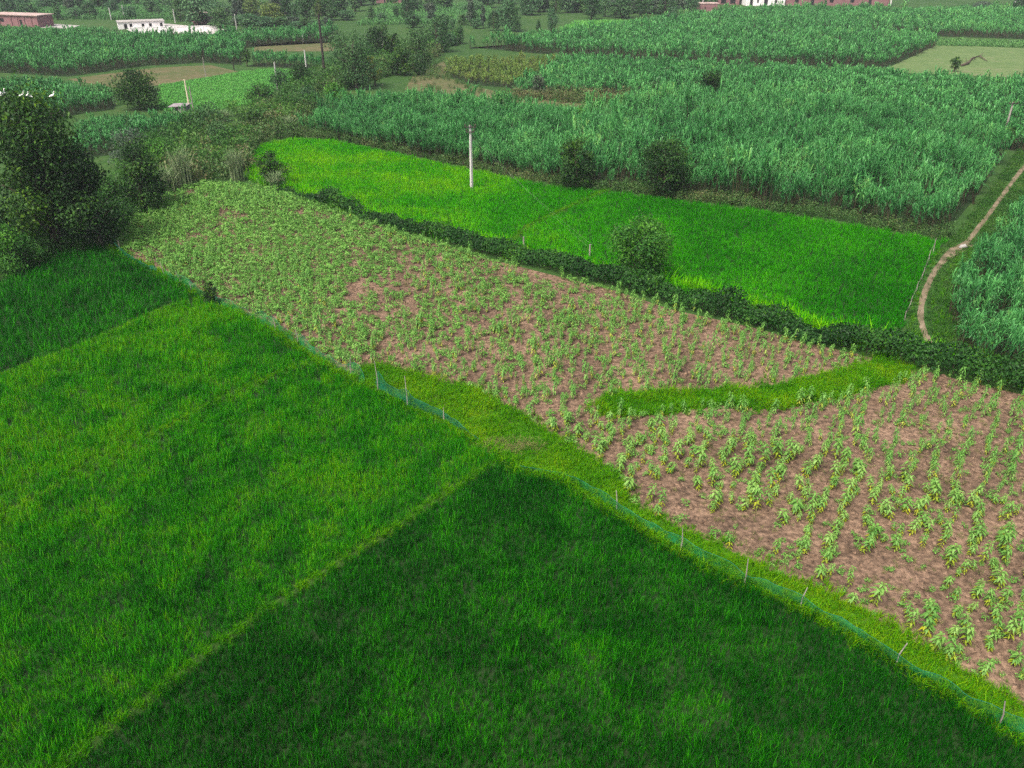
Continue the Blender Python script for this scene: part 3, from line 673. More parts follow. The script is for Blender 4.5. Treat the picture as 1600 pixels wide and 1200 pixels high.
# ------------------------------------------------------------------ trees and bushes
def tree_mesh(seed, hgt, rad, n_leaf, leaf, mat, shape='round', trunk=.22, lobes=14, pw=.62, spiky=0.0):
    """trunk + limbs mesh and crown mesh; the crown is many leaf faces gathered round limb ends"""
    r = np.random.default_rng(seed); tr, cr = MB(), MB()
    base = hgt * trunk; lean = r.normal(size=2) * .05 * hgt
    P = lambda s_: np.array([lean[0] * s_ ** 2, lean[1] * s_ ** 2, hgt * .8 * s_])
    rt = max(.03, .028 * hgt)
    tr.tube([P(0) - [0, 0, .05], P(.2), P(.5), P(.8), P(1)], [rt * 1.35, rt, rt * .75, rt * .4, rt * .15], 7)
    cen, size = [], []
    for k in range(lobes):
        s_ = (k + .5) / lobes; z = base + (hgt - base) * (.12 + .80 * s_)
        if shape == 'round': prof = math.sqrt(max(.05, 1 - ((s_ - .42) / .62) ** 2))
        elif shape == 'column': prof = .75 * math.sqrt(max(.06, 1 - ((s_ - .45) / .60) ** 2))
        elif shape == 'umbrella': prof = .35 + .75 * s_ if s_ < .8 else .8
        elif shape == 'broad': prof = min(1.0, 1.15 * math.sqrt(max(.1, 1 - ((s_ - .5) / .60) ** 2)))
        else: prof = math.sqrt(max(.05, 1 - s_ ** 2.2))                      # bush: widest near the ground
        a = k * 2.4 + r.normal() * .5; d = rad * prof * (.25 + .55 * r.random())
        c = np.array([math.cos(a) * d, math.sin(a) * d, z]) + [*(lean * s_), 0]
        cen.append(c); size.append(rad * (.30 + .26 * r.random()) * (.55 + .45 * prof))
        p0 = P(min(.95, max(.12, (z - .25 * hgt) / (hgt * .8))))
        tr.tube([p0, (p0 + c) / 2 + [0, 0, .03 * hgt], c], [rt * .45, rt * .28, rt * .1], 5)
    cen, size = np.array(cen), np.array(size)
    w = size ** 2; idx = r.choice(lobes, n_leaf, p=w / w.sum())
    v = r.normal(size=(n_leaf, 3)); v /= np.linalg.norm(v, axis=1)[:, None]
    rr = (r.random(n_leaf) ** .45) * (1 + .35 * np.maximum(0, r.normal(size=n_leaf)) * .6)
    q = cen[idx] + v * (size[idx] * rr)[:, None] * np.array([1, 1, .78])
    q[:, 2] = np.clip(q[:, 2], .05 * hgt * (trunk < .1) + .02, None)
    nr = v + r.normal(size=(n_leaf, 3)) * .55 + [0, 0, .25]; nr /= np.linalg.norm(nr, axis=1)[:, None]
    lt = r.random(lobes)[idx]  # brighter lobes imitate lit leaf clumps through the leaf tint
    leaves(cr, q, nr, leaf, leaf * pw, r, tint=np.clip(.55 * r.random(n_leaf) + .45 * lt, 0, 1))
    if spiky:                                                                # shoots standing out of the crown
        for k in range(int(spiky)):
            u_ = r.normal(size=3); u_[2] = abs(u_[2]) * .9 + .1; u_ /= np.linalg.norm(u_)
            c = np.array([0, 0, base + (hgt - base) * .45]); e = c + u_ * np.array([rad, rad, (hgt - base) * .55]) * (.95 + .22 * r.random())
            nn = 14; t = r.random(nn)[:, None]; q = c + (e - c) * (.55 + .5 * t) + r.normal(size=(nn, 3)) * .04 * rad
            nr = r.normal(size=(nn, 3)) + [0, 0, .5]; nr /= np.linalg.norm(nr, axis=1)[:, None]
            leaves(cr, q, nr, leaf * 1.2, leaf * .4, r, tint=.45 + .5 * r.random(nn))
    return tr.mesh("trunk", M['bark'], True), cr.mesh("crown", mat)
def place_tree(name, px, yb, yt, wpx, label, mat, shape='round', n=2500, leaf=.22, group=None, cat='tree', trunk=.2, lobes=14, z=0.0, **kw):
    b = G(px, yb); hgt = height_at(b, yt); mid = b + [0, 0, hgt * .6]; rad = wpx * m_per_px(mid) * .5
    b[0] = (px - 800) * m_per_px(mid)               # px is where the middle of the crown stands
    if shape != 'bush': rad = min(rad, hgt * .75)
    else: rad *= 1.22; n = int(n * 1.5)
    o = empty(name, (b[0], b[1], z), label, cat, group)
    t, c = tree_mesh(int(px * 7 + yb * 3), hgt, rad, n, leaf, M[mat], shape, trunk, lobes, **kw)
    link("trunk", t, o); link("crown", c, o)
    return o, b, hgt
T = place_tree
EG = T("tree", 52, 392, 126, 146, "big dark tree with white egrets perched on its top", 'tree_dark', 'broad', n=13000, leaf=.27, lobes=44, trunk=.10, spiky=30)
T("tree", 135, 388, 222, 120, "dark bushy tree at the paddy corner beside the pale stake", 'tree_dark', n=6500, leaf=.25, lobes=26, trunk=.08)
T("tree", 212, 332, 222, 84, "dark low tree overhanging the far corner of the leafy crop", 'tree_dark', n=4500, leaf=.24, lobes=20, trunk=.06)
T("tree", -45, 400, 200, 110, "dark tree crowding behind the egret tree", 'tree_dark', n=4500, leaf=.27, lobes=20, trunk=.1)
T("bush", 12, 426, 345, 74, "lighter green creeper-covered bush under the big dark tree", 'bush_bright', 'bush', n=3000, leaf=.2, cat='bush', trunk=.02)
T("bush", 212, 172, 108, 70, "round dark bush standing alone between cane and fallow field", 'tree_dark', 'bush', n=3200, leaf=.28, cat='bush', trunk=.03, lobes=20)
T("bush", 422, 290, 236, 42, "dark green bush at the end of the vine hedge", 'tree_dark', 'bush', n=1800, leaf=.2, cat='bush', trunk=.03)
T("bush", 1002, 436, 342, 96, "spiky round green bush growing out of the vine hedge", 'bush_bright', 'broad', n=6000, leaf=.2, cat='bush', trunk=.04, lobes=20, spiky=46)
T("bush", 903, 294, 214, 60, "dark rounded bush at the edge of the cane by the bund", 'tree_dark', 'broad', n=3600, leaf=.22, cat='bush', trunk=.03, spiky=14)
T("bush", 1042, 307, 214, 76, "large dark bush with fresh tips at the foot of the clumpy cane", 'tree_dark', 'broad', n=4800, leaf=.22, cat='bush', trunk=.03, lobes=22, spiky=34)
T("tree", 1113, 172, 112, 44, "small dark umbrella-shaped tree standing above the clumpy cane", 'tree_dark', 'umbrella', n=1500, leaf=.26, trunk=.5)
T("bush", 1025, 170, 122, 26, "small green bush peeping above the cane near the umbrella tree", 'tree_mid', n=700, leaf=.24, cat='bush')
T("bush", 905, 212, 166, 30, "bright green bush half sunk in the fine cane", 'bush_bright', n=900, leaf=.24, cat='bush')
T("bush", 845, 152, 116, 26, "dull grey-green bush at the brown foot of the cane strip", 'tree_grey', 'bush', n=700, leaf=.26, cat='bush', trunk=.04)
T("bush", 327, 476, 440, 24, "small dark bush leaning on a stake of the net fence", 'tree_dark', 'bush', n=700, leaf=.13, cat='bush', trunk=.04)
T("bush", 1494, 112, 88, 18, "small dark bush alone on the mown field", 'tree_dark', n=700, leaf=.25, cat='bush', trunk=.12)
# hedgerow trees of the sunken track
T("tree", 553, 140, 50, 74, "leafy grey-green tree with a yellow shrub against its side", 'tree_mid', 'broad', n=3600, leaf=.34, lobes=22, trunk=.08)
T("bush", 584, 134, 84, 28, "yellow flowering shrub against the grey-green tree", 'tree_yellow', 'column', n=900, leaf=.25, cat='bush', trunk=.05)
T("tree", 590, 94, 38, 56, "dark broad tree behind the pale pole of the sunken track", 'tree_dark', n=1800, leaf=.42, trunk=.1)
T("tree", 612, 94, 52, 34, "small dark tree beside the broad tree on the track", 'tree_dark', n=900, leaf=.42, trunk=.1)
T("bush", 631, 118, 76, 52, "dusky green bush leaning over the brown track", 'tree_dark', 'bush', n=1500, leaf=.36, cat='bush', trunk=.04)
T("tree", 655, 108, 42, 50, "twin-topped dark green tree at the bend of the track", 'tree_mid', 'broad', n=1900, leaf=.36, lobes=18, trunk=.06)
T("tree", 682, 82, 27, 54, "tall dark round tree standing behind the twin-topped tree", 'tree_mid', n=1800, leaf=.42, lobes=18, trunk=.1)
T("bush", 405, 164, 130, 44, "dark bush at the edge of the light green crop", 'tree_dark', 'bush', n=900, leaf=.26, cat='bush', trunk=.04)
T("bush", 468, 140, 100, 50, "dark green bush near the tall dark steel pole", 'tree_dark', 'bush', n=1200, leaf=.28, cat='bush', trunk=.04)
T("bush", 440, 142, 108, 40, "light green shrub beside the white pole of the track", 'tree_mid', 'bush', n=800, leaf=.28, cat='bush', trunk=.04)
T("bush", 384, 104, 76, 16, "small dark bush at the end of the cane field", 'tree_dark', n=400, leaf=.32, cat='bush')
T("bush", 522, 156, 128, 34, "fresh green shrub in the weeds of the track", 'bush_bright', 'bush', n=700, leaf=.28, cat='bush', trunk=.04)
T("bush", 322, 204, 166, 62, "low dark shrub at the foot of the leaning pole", 'tree_mid', 'bush', n=1000, leaf=.26, cat='bush', trunk=.04)
T("bush", 200, 260, 200, 64, "grey flowering scrub bush behind the low dark tree", 'tree_grey', 'bush', n=1300, leaf=.22, cat='bush', trunk=.04)
T("bush", 345, 232, 190, 54, "green bush in the middle of the tangled weeds", 'tree_mid', 'bush', n=1300, leaf=.24, cat='bush', trunk=.04)
T("bush", 245, 262, 218, 60, "fresh green bush at the weedy corner behind the low dark tree", 'bush_bright', 'bush', n=1300, leaf=.24, cat='bush', trunk=.04)
T("bush", 480, 168, 136, 40, "olive bush on the slope of the sunken track", 'tree_mid', 'bush', n=900, leaf=.26, cat='bush', trunk=.04)
T("bush", 395, 205, 172, 44, "dark olive bush above the corner of the bright rice", 'tree_dark', 'bush', n=1000, leaf=.24, cat='bush', trunk=.04)
T("bush", 1578, 232, 196, 26, "dark shrub at the foot of the grey pole by the path", 'tree_dark', 'bush', n=700, leaf=.22, cat='bush', trunk=.04)

# distant trees: a few shared shapes, scaled; each is its own tree
far_lib = {}
for kind, mat, shp, rad in (('round', 'tree_hazed', 'round', .42), ('dark', 'tree_mid', 'round', .40), ('column', 'tree_mid', 'column', .30), ('grey', 'tree_grey', 'column', .34), ('yellow', 'tree_olive', 'round', .40)):  # far crowns take lighter greens: haze painted into the leaves
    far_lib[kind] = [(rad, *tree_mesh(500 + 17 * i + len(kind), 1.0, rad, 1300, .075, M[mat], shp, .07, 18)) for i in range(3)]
far_names = {'round': ("hazy mid-green rounded tree in the far tree line", "far rounded trees"), 'dark': ("hazy dark broad tree in the far tree line", "far dark trees"),
             'column': ("hazy tall narrow tree in the far tree line", "far narrow trees"), 'grey': ("hazy pale grey-green tree in the far tree line", "far grey trees"), 'yellow': ("hazy yellowish tree in the far tree line", "far yellowish trees")}
FAR = [(45, 29, 4, 44, 'dark'), (90, 31, 8, 18, 'column'), (120, 29, 11, 26, 'round'), (142, 27, 2, 26, 'dark'), (178, 20, -4, 26, 'round'), (203, 29, 9, 26, 'round'), (238, 23, 1, 18, 'column'), (248, 26, 8, 14, 'round'),
       (262, 12, -10, 24, 'dark'), (282, 33, -6, 26, 'dark'), (312, 40, -10, 60, 'round'), (345, 49, 10, 32, 'dark'), (372, 40, -2, 24, 'grey'), (395, 30, -4, 34, 'yellow'), (392, 46, 20, 44, 'round'), (425, 38, 2, 38, 'yellow'),
       (412, 46, 26, 40, 'round'), (448, 36, -6, 26, 'dark'), (462, 39, 9, 12, 'dark'), (480, 35, -12, 34, 'dark'), (498, 32, -6, 18, 'yellow'), (515, 32, -10, 30, 'dark'), (535, 28, -14, 32, 'column'), (560, 8, -12, 30, 'dark'), (580, 33, 8, 18, 'dark'),
       (597, 35, 19, 18, 'round'), (620, 29, 8, 13, 'column'), (636, 32, -8, 22, 'dark'), (672, 22, 3, 24, 'grey'), (650, 20, 2, 12, 'column'), (705, 50, 28, 12, 'round'), (719, 69, 40, 17, 'dark'), (706, 72, 50, 20, 'round'), (736, 40, -4, 20, 'grey'), (740, 40, 16, 18, 'dark'),
       (755, 44, 6, 12, 'grey'), (772, 48, 14, 22, 'dark'), (793, 49, -8, 40, 'round'), (762, 12, -14, 30, 'dark'), (806, 50, 10, 18, 'dark'), (830, 24, -14, 36, 'round'), (850, 18, -14, 30, 'dark'), (841, 49, 30, 9, 'dark'), (862, 50, 12, 20, 'round'), (888, 20, -14, 34, 'round'),
       (905, 16, -14, 20, 'dark'), (924, 31, -12, 34, 'dark'), (945, 26, -8, 22, 'round'), (972, 28, -10, 44, 'dark'), (1000, 26, -8, 26, 'dark'), (1020, 22, -12, 30, 'round'), (1038, 24, -12, 24, 'dark'), (1049, 41, 10, 25, 'round'), (1080, 20, -10, 26, 'round'), (1110, 6, -16, 26, 'dark'),
       (8, 16, -4, 24, 'round'), (70, 14, -6, 30, 'round'), (108, 8, -8, 16, 'dark'), (160, 10, -8, 26, 'dark'), (1535, 22, 2, 50, 'grey'), (1590, 14, -6, 24, 'dark')]
rf = np.random.default_rng(31)
for x0, x1, y0, y1, n in ((255, 560, 8, 34, 34), (815, 1095, 6, 24, 26), (0, 250, 4, 24, 14), (560, 800, 3, 20, 14), (640, 760, 30, 62, 6), (370, 520, 38, 46, 10)):
    for k in range(n):
        x = x0 + (x1 - x0) * (k + rf.random()) / n; y = y0 + (y1 - y0) * rf.random(); big_ = rf.random()
        FAR.append((x, y, y - (16 + 26 * big_) * (.55 if y > 28 else 1), 16 + 26 * rf.random(), ('round', 'dark', 'round', 'grey', 'dark', 'column')[rf.integers(0, 6)]))
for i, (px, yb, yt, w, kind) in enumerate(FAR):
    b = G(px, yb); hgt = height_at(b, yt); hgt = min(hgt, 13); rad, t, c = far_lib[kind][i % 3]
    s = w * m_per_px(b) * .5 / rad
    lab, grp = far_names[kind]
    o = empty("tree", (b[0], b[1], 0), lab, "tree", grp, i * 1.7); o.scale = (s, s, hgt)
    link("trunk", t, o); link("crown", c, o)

# reed clumps by the far corner of the crop field
def reed(px, yb, yt, wpx, label):
    b = G(px, yb); hgt = height_at(b, yt); w = wpx * m_per_px(b) * .5
    o = empty("reed_clump", (b[0], b[1], 0), label, "reeds"); r = np.random.default_rng(px)
    a, c = MB(), MB()
    blades(a, 150, hgt, w / hgt * 1.3, .07, r, base=w * .28, droop=.25, segs=4, power=2.2, hvar=.2, tint=(0, .7))
    blades(c, 60, hgt * .97, w / hgt * 1.5, .06, r, base=w * .2, droop=.5, segs=4, power=1.8, hvar=.12, tint=(.5, 1))
    a.build("leaf_blades", M['pampas'], o, kind='stuff'); c.build("drooping_blades", M['pampas'], o, kind='stuff')
reed(372, 282, 222, 30, "tall narrow clump of drooping reed grass by the bush")
reed(287, 294, 214, 36, "tall feathery reed clump at the weedy corner of the crop")
reed(432, 296, 262, 30, "pale reed clump drooping beside the hedge-end bush")
reed(262, 300, 250, 30, "grey-green reed clump beside the low dark tree")
reed(322, 262, 226, 24, "pale feathery reed tuft above the far corner of the crop")
reed(452, 208, 176, 24, "dry reed tuft at the corner of the fine cane")
reed(350, 190, 168, 22, "pale reed tuft in the weeds of the track")

# fallen branch on the mown field
b = G(1500, 110); o = empty("fallen_branch", (b[0], b[1], 0), "bare crooked branch lying beside the small bush on the mown field", "branch")
q = [G(*p) - [b[0], b[1], 0] for p in ((1502, 104), (1512, 101), (1518, 93), (1530, 90), (1542, 97))]
mb = MB(); mb.tube([p + [0, 0, .22 + .1 * (i % 2)] for i, p in enumerate(q)], [.22, .2, .17, .13, .06], 6); mb.build("limb", M['bark'], o, smooth=True)
for a_, c_ in ((2, (1524, 98)), (3, (1536, 86)), (1, (1508, 95))):
    p = G(*c_) - [b[0], b[1], 0]; mb = MB(); mb.tube([q[a_] + [0, 0, .25], p + [0, 0, .5]], [.09, .03], 5); mb.build("twig", M['bark'], o)

# ------------------------------------------------------------------ egrets on the big tree
big = G(55, 392)
crown_v = np.array([v.co[:] for v in EG[0].children[1].data.vertices]) + np.array(EG[0].location)
egret_spots = [(10, 125, 1.2, 1.35, "white egret with half-spread wings landing on the dark tree"), (48, 127, -.6, 1, "white egret standing upright on the topmost twigs"), (42, 137, .4, 1.05, "white egret hunched low in the middle of the tree top"),
               (55, 138, 2.6, .95, "white egret turned away beside the hunched egret"), (89, 136, .2, 1, "white egret alone on the outer edge of the tree top")]
for k, (px, py, rz, s, lab) in enumerate(egret_spots):
    d = ray(px, py); t = big[1] / d[1]; x = d[0] * t
    near_ = crown_v[np.argsort(np.abs(crown_v[:, 0] - x))[:1500]]; near_ = near_[np.argmax(near_[:, 2] - .25 * np.abs(near_[:, 1] - big[1]))]   # the twig that carries the bird
    p = np.array([x, near_[1], near_[2] - .06])
    o = empty("egret", p, lab, "egret", None, rz); s *= .62; o.scale = (s, s, s)
    body = MB(); body.tube([(-.42, 0, .20), (-.28, 0, .26), (-.1, 0, .32), (.06, 0, .38), (.16, 0, .44), (.20, 0, .54), (.15, 0, .64), (.18, 0, .72), (.26, 0, .75), (.31, 0, .74)], [.01, .075, .125, .12, .075, .042, .034, .034, .045, .02], 8)
    if k == 0:
        for sg in (-1, 1): body.add([(-.15, .08 * sg, .36), (.12, .08 * sg, .40), (.10, .62 * sg, .62), (-.22, .55 * sg, .52), (-.02, .62 * sg, .60), (-.02, .1 * sg, .43)], [(0, 1, 5), (1, 2, 4, 5), (0, 5, 4, 3), (2, 3, 4)])
    body.build("body", M['feather'], o, smooth=True)
    bk = MB(); bk.tube([(.30, 0, .74), (.44, 0, .71)], [.016, .003], 5); bk.build("beak", M['beak'], o)
    for sg in (-1, 1):
        lg = MB(); lg.tube([(-.03, .04 * sg, .28), (.02, .045 * sg, .12), (-.02, .045 * sg, -.08)], [.014, .010, .010], 5); lg.build("leg", M['steel'], o)

# ------------------------------------------------------------------ poles
def pole(name, px, yb, yt, label, mat='concrete', r0=.14, r1=.09, arms=0, square=True, cat='utility pole', top_px=None):
    b = G(px, yb); hgt = height_at(b, yt)
    o = empty(name, (b[0], b[1], 0), label, cat)
    n = 4 if square else 8
    tip = np.array([0, 0, hgt])
    if top_px is not None: tip[0] = (top_px - px) * m_per_px(b + [0, 0, hgt]) * .35
    mb = MB(); mb.tube([(0, 0, -.1), tip * .5, tip], [r0, (r0 + r1) / 2, r1], n); mb.build("shaft", M[mat], o)
    for k in range(arms):
        z = hgt - .12 - .45 * k; wd = .55 if k == 0 else .38
        mb = MB(); mb.box((tip[0] - wd, -r1 - .07, z - .05), (tip[0] + wd, -r1 - .005, z + .05)); ar = mb.build("crossarm", M['steel'], o)
        for x in (-wd + .08, 0, wd - .08) if k == 0 else (-wd + .06, wd - .06):
            mb = MB(); x += tip[0]; y = -r1 - .04
            mb.tube([(x, y, z + .05), (x, y, z + .10), (x, y, z + .12), (x, y, z + .17), (x, y, z + .19), (x, y, z + .26)], [.025, .025, .06, .06, .045, .03], 8)
            mb.build("insulator", M['ceramic'], ar, smooth=True)
    return o, b, hgt, tip
p1 = pole("utility_pole", 737, 294, 196, "pale concrete pole with dark crossarms standing in the bright rice", r0=.16, r1=.11, arms=2)
pole("utility_pole", 297, 174, 124, "leaning yellowish pole by the small hut at the track", 'yellow_pole', .15, .10, square=False)
pole("utility_pole", 303, 176, 135, "thin grey pole wrapped in creeper beside the yellowish pole", 'wood', .10, .06, square=False)
pole("utility_pole", 434, 141, 97, "white slim pole near the dark bushes of the track", r0=.13, r1=.08)
pole("utility_pole", 479, 110, 78, "short white pole in front of the bare brown strip", r0=.13, r1=.10)
pole("utility_pole", 508, 124, 22, "tall dark steel pole rising above the sunken track", 'steel', .22, .16, square=False, arms=1)
pole("utility_pole", 599, 84, 49, "white pole in front of the dark broad tree", r0=.16, r1=.12, arms=1)
pole("utility_pole", 322, 122, 89, "thin grey pole standing in the fallow field", 'wood', .09, .05, square=False)
pole("marker_post", 474, 66, 55, "small white marker post at the cane edge", 'white', .16, .15, cat='post')
pole("utility_pole", 1566, 222, 160, "grey weathered pole with a small crossarm beside the dirt path", 'wood', .15, .11, arms=1)
pole("utility_pole", 1391, 10, -30, "white pole beside the long brick building", r0=.28, r1=.22)
pole("utility_pole", 1584, 12, -20, "white pole at the edge of the pale cane", r0=.24, r1=.2)
pole("utility_pole", 174, 31, 12, "thin white pole among the village trees by the fields", r0=.16, r1=.12)
pole("utility_pole", 194, 27, 8, "thin pale pole beside the far rounded trees", r0=.14, r1=.1)
pole("utility_pole", 274, 36, 14, "pale pole in front of the dark village trees", r0=.14, r1=.1)
pole("utility_pole", 370, 46, 22, "pale pole beside the white boundary wall", r0=.16, r1=.12)
pole("utility_pole", 1097, 18, -8, "thin white pole beside the small brick shed", r0=.14, r1=.1)
pole("fence_post", 366, 110, 98, "short dark post at the corner of the light green crop", 'steel', .10, .09, cat='post')
# two stay wires from the concrete pole down to short posts in the hedge
tipw = p1[1] + np.array([0, 0, p1[2] - .5])
for px, yb, yt, lab, wl in ((921, 404, 382, "short pale post in the hedge holding the nearer stay wire", "stay wire running from the concrete pole to the hedge post"), (818, 392, 370, "weathered pale post half hidden in the hedge", None)):
    po, pb, ph, pt = pole("hedge_post", px, yb, yt, lab, 'wood', .07, .06, square=False, cat='post')
    if wl:
        for dx in (-.10, .10):
            e = pb + np.array([dx * 2.5, 0, ph - .1]); a = tipw + [dx, -.1, -.6 * (dx > 0)]; t = np.linspace(0, 1, 16)[:, None]
            q = a + (e - a) * t; q[:, 2] -= (4 * t * (1 - t) * .25)[:, 0]
            mb = MB(); mb.tube(q, .0025, 4); mb.build("stay_wire", M['wire'], label=wl, category="wire", group="stay wires of the concrete pole")

# stakes along the rice edge by the path, with a slack rope
o = empty("stake_fence", G(1455, 400), "row of thin white stakes with rope between rice and dirt path", "fence")
base = G(1455, 400); spots = [(1457, 398, 372), (1450, 412, 391), (1440, 436, 418), (1432, 455, 440), (1421, 480, 462), (1413, 502, 486)]
tops = []
for px, yb, yt in spots:
    b = G(px, yb); hh = max(.5, height_at(b, yt)); q = b - base; e = q + [.05 * math.sin(px), 0, hh]
    mb = MB(); mb.tube([q, e], [.03, .02], 6); mb.build("stake", M['wood'], o); tops.append(e - [0, 0, .12])
mb = MB()
for a, e in zip(tops[:-1], tops[1:]):
    t = np.linspace(0, 1, 7)[:, None]; q = a + (e - a) * t; q[:, 2] -= (4 * t * (1 - t) * .12)[:, 0]; mb.tube(q, .006, 4)
mb.build("rope", M['wood'], o)

# ------------------------------------------------------------------ net fences on stakes
def net_fence(line_px, posts, label, hnet, slump=None, mat='net_green'):
    ln = poly_px(line_px); base = np.array([*ln[0], 0])
    o = empty("net_fence", base, label, "fence")
    for px, yb, yt in posts:
        b = G(px, yb); hh = height_at(b, yt); q = b - base; k = np.random.default_rng(px)
        mb = MB(); mb.tube([q - [0, 0, .05], q + [k.normal() * .02, 0, hh * .5], q + [k.normal() * .06, k.normal() * .03, hh]], [.026, .024, .018], 6); mb.build("post", M['wood'], o)
    pts = np.concatenate([a + (b - a) * np.linspace(0, 1, max(3, int(np.linalg.norm(b - a) / .25)), endpoint=False)[:, None] for a, b in zip(ln[:-1], ln[1:])] + [ln[-1:]])
    V, K = [], 6; n = len(pts); pp = np.array([G(*p[:2])[:2] for p in posts]) if posts else pts[:1]
    for i, p in enumerate(pts):
        d = pts[min(i + 1, n - 1)] - pts[max(i - 1, 0)]; d /= np.linalg.norm(d) + 1e-9; s_ = np.array([-d[1], d[0]])
        dist = np.linalg.norm(pp - p, axis=1).min(); u = i / (n - 1)
        hh = hnet * (1 - .10 * min(dist, 2.5)) * (.55 + .8 * noise2(p[None], .8, 70)[0])
        if slump is not None: hh *= slump(u)
        lean = .9 * (noise2(p[None], 1.6, 80)[0] - .45)
        for k in range(K):
            z = k / (K - 1); w = lean * z * hh + .10 * (noise2(np.array([[p[0] * 2 + z * 3, p[1] * 2]]), .7, 90)[0] - .5)
            V.append((*(p + s_ * w - base[:2]), .05 + hh * z))
    F = [(i * K + k, (i + 1) * K + k, (i + 1) * K + k + 1, i * K + k + 1) for i in range(n - 1) for k in range(K - 1)]
    mb = MB(); mb.add(V, F); mb.build("net", M[mat], o, smooth=True)
    q = MB(); top = np.array(V).reshape(n, K, 3)[:, -1]; q.tube(top, .009, 4); q.build("edge_rope", M['net_rope'], o)
M['net_rope'] = noise_mat("teal_rope", [(.3, (.006, .09, .06)), (.7, (.012, .15, .10))], 4)
net_fence([(183, 391), (192, 402), (215, 415), (245, 430)], [(166, 386, 345), (189, 398, 376)], "short dark teal net sagging beside the tall pale stake", .85, mat="net_teal")
net_fence([(256, 434), (281, 447), (300, 457), (330, 473), (380, 496), (430, 520), (465, 541), (505, 566), (548, 590), (568, 604)], [(257, 435, 408), (282, 447, 424), (300, 457, 440), (330, 474, 442), (430, 520, 499), (466, 541, 516), (549, 590, 558)],
          "long pale green net fence passing the small dark bush", .75)
net_fence([(586, 606), (591, 612), (637, 636), (695, 660), (750, 694)], [(591, 614, 564), (637, 637, 588), (694, 661, 638)], "dense teal net fence sinking towards the trampled gap", 1.15, lambda u: 1 - .75 * u ** 2, 'net_teal')
net_fence([(812, 736), (850, 742), (880, 748), (962, 803), (1063, 863), (1162, 914), (1250, 951), (1330, 996), (1400, 1038), (1500, 1098), (1640, 1186), (1760, 1262)],
          [(963, 803, 768), (1063, 864, 824), (1163, 915, 874), (1250, 952, 918), (1400, 1040, 1005), (1560, 1136, 1098)], "long low green net fence along the dark paddy edge", .62, lambda u: .5 + min(.5, u * 4))

# ------------------------------------------------------------------ buildings
def house(name, px0, px1, yb, hgt, dep, label, wall, roof, openings, cols=(), over=.4, roof_t=.22, yb1=None, plinth=None, cat='building'):
    a, b = G(px0, yb), G(px1, yb1 if yb1 is not None else yb); L_ = np.linalg.norm(b - a); rz = math.atan2(b[1] - a[1], b[0] - a[0])
    o = empty(name, (a[0], a[1], 0), label, cat, None, rz)
    # front wall built round its openings (x0, x1, z0, z1 as fractions / metres), then the other walls
    xs = [0.0]; mb = MB(); tk = .25
    for (x0, x1, z0, z1) in sorted(openings):
        x0, x1 = x0 * L_, x1 * L_
        mb.box((xs[-1], 0, -.05), (x0, tk, hgt)); mb.box((x0, 0, z1), (x1, tk, hgt))
        if z0 > 0: mb.box((x0, 0, -.05), (x1, tk, z0))
        xs.append(x1)
    mb.box((xs[-1], 0, -.05), (L_, tk, hgt))
    mb.box((0, tk, -.05), (tk, dep, hgt)); mb.box((L_ - tk, tk, -.05), (L_, dep, hgt)); mb.box((tk, dep - tk, -.05), (L_ - tk, dep, hgt))
    mb.build("wall", M[wall], o)
    mb = MB(); mb.box((-over, -over, hgt + .002), (L_ + over, dep + over, hgt + roof_t)); mb.build("roof", M[roof], o)
    for (x0, x1, z0, z1) in openings:
        mb = MB(); mb.box((x0 * L_ + .01, tk * .6, z0 + .01), (x1 * L_ - .01, tk * .6 + .06, z1 - .01)); mb.build("door" if z0 <= 0 else "window", M['dark'], o)
    for c in cols:
        mb = MB(); mb.box((c * L_ - .18, -.16, -.05), (c * L_ + .18, -.003, hgt - .004)); mb.build("pilaster", M[wall if wall == 'brick' else 'white'], o)
    return o
house("brick_house", -14, 62, 40, 2.7, 5, "small red brick house with flat roof at the edge of the cane", 'brick', 'slab', [(.62, .67, 0, 1.7), (.22, .30, 1.0, 1.9)], (.02, .2, .45, .58, .72, .86, .985), yb1=43)
house("white_building", 186, 258, 46, 1.5, 5, "low white plastered building with dark doorways near the village trees", 'white', 'yard', [(.12, .19, 0, 1.2), (.24, .30, 0, 1.2), (.50, .56, .2, 1.15), (.66, .72, .2, 1.15), (.90, .96, 0, 1.2)], over=.15, yb1=43)
o = house("brick_shed", 1091, 1122, 19, 2.3, 4, "small red brick shed beside the long building", 'brick', 'slab', [(.30, .36, .8, 1.5)], (), over=.1)
house("white_house", 1165, 1226, 9, 4.2, 9, "white house front with dark doorways and brick pillars", 'white', 'slab', [(.10, .18, 0, 2.3), (.28, .33, .8, 2.2), (.46, .56, 0, 2.3), (.74, .8, .8, 2.2)], (.03, .4, .66, .97))
house("brick_building", 1228, 1388, 9, 4.0, 8, "long dull red brick building with white band behind the cane", 'brick', 'slab', [(.08, .12, .9, 2.2), (.24, .27, 0, 2.2), (.42, .46, .9, 2.2), (.62, .66, .9, 2.2), (.80, .83, 0, 2.2)], (.005, .2, .35, .55, .75, .995))
house("brick_house", 1122, 1163, 7, 3.2, 7, "pink brick house with open verandah next to the white house", 'brick', 'slab', [(.10, .30, .2, 2.4), (.45, .65, .2, 2.4), (.8, .92, 0, 2.4)], ())
house("brick_house", 588, 628, 5, 3.2, 8, "far pink brick house behind the light green fields", 'brick', 'slab', [(.3, .36, 0, 2), (.6, .66, .9, 2)], ())
house("brick_house", 300, 326, 38, 2.6, 5, "dark red brick hut under the village trees", 'brick', 'slab', [(.4, .55, 0, 1.9)], ())
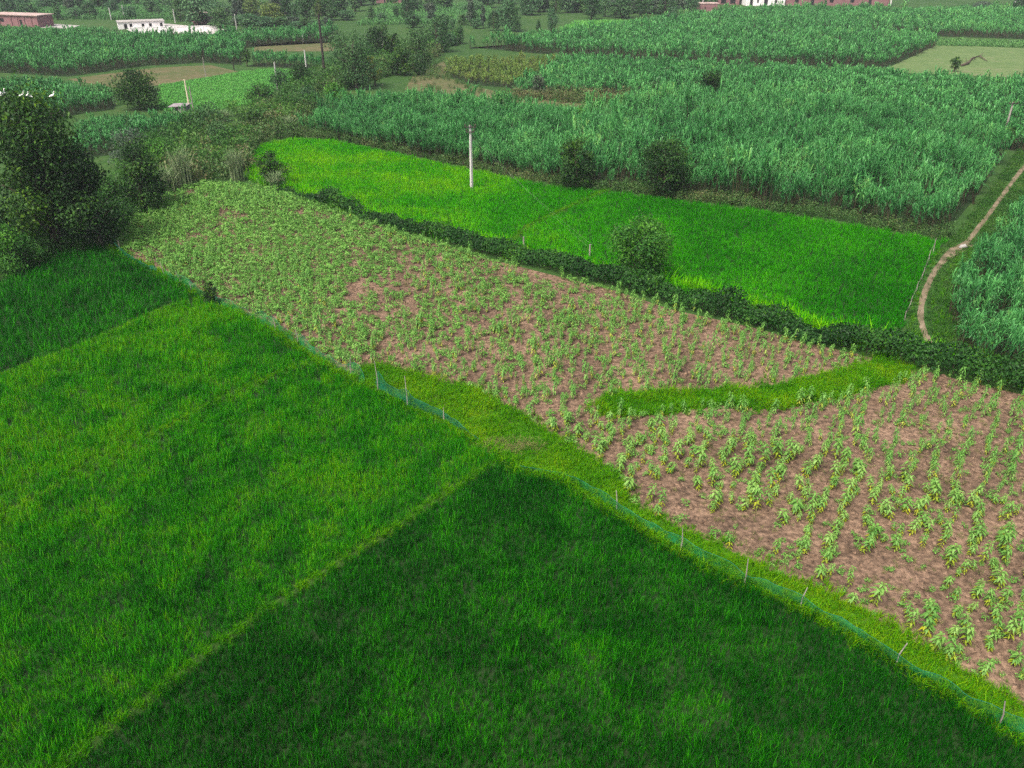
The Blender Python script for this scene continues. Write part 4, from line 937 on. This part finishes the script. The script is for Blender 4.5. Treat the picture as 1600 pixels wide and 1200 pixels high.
# white boundary wall
a, b = G(206, 52), G(340, 49); o = empty("boundary_wall", a, "long low white boundary wall in front of the village trees", "wall", None, math.atan2(b[1] - a[1], b[0] - a[0])); Lw = float(np.linalg.norm(b - a))
mb = MB(); mb.box((0, 0, -.05), (Lw, .25, 1.25)); mb.build("wall_face", M['white'], o)
mb = MB(); mb.box((-.08, -.06, 1.252), (Lw + .08, .31, 1.36)); mb.build("coping", M['white'], o)
for k in range(7):
    x = .2 + k * (Lw - .4) / 6; mb = MB(); mb.box((x - .2, -.09, -.05), (x + .2, -.004, 1.24)); mb.build("pier", M['white'], o)
# pump hut
a = G(266, 176); o = empty("pump_hut", a, "tiny grey pump hut with a sagging sheet roof beside the leaning pole", "hut", None, -.12)
wd = 27 * m_per_px(a)
mb = MB(); mb.box((.5, 0, -.05), (wd, 1.4, .85)); mb.build("wall", M['shed'], o)
mb = MB(); mb.box((.75, -.012, .05), (1.25, -.002, .7)); mb.build("door", M['dark'], o)
mb = MB(); mb.add([(-.1, -.25, .75), (wd + .2, -.2, .93), (wd + .2, 1.6, 1.05), (-.1, 1.6, .9), (-.1, -.25, .80), (wd + .2, -.2, .98), (wd + .2, 1.6, 1.10), (-.1, 1.6, .95)], [(0, 3, 2, 1), (4, 5, 6, 7), (0, 1, 5, 4), (1, 2, 6, 5), (2, 3, 7, 6), (3, 0, 4, 7)]); mb.build("roof", M['shed'], o)
# bleached boulder pair at the bend of the path
b = G(1505, 388); o = empty("stone", (b[0], b[1], 0), "small whitish stone lying at the bend of the dirt path", "stone")
mb = MB(); mb.tube([(-.35, 0, .05), (-.2, 0, .12), (.1, .03, .16), (.3, .05, .06)], [.05, .16, .19, .06], 7); mb.build("rock", M['yard'], o, smooth=True)

# ------------------------------------------------------------------ air
m, nt, N, L = new_mat("haze_air")
v = N("ShaderNodeVolumePrincipled"); v.inputs['Color'].default_value = (.86, .93, 1.0, 1); v.inputs['Density'].default_value = .00023; v.inputs['Anisotropy'].default_value = .1
om = N("ShaderNodeOutputMaterial"); L(v.outputs[0], om.inputs['Volume'])
mb = MB(); mb.box((-720, -170, -1.0), (720, 1020, 26)); mb.build("haze", m, kind='stuff')
print("instances", N_INST)
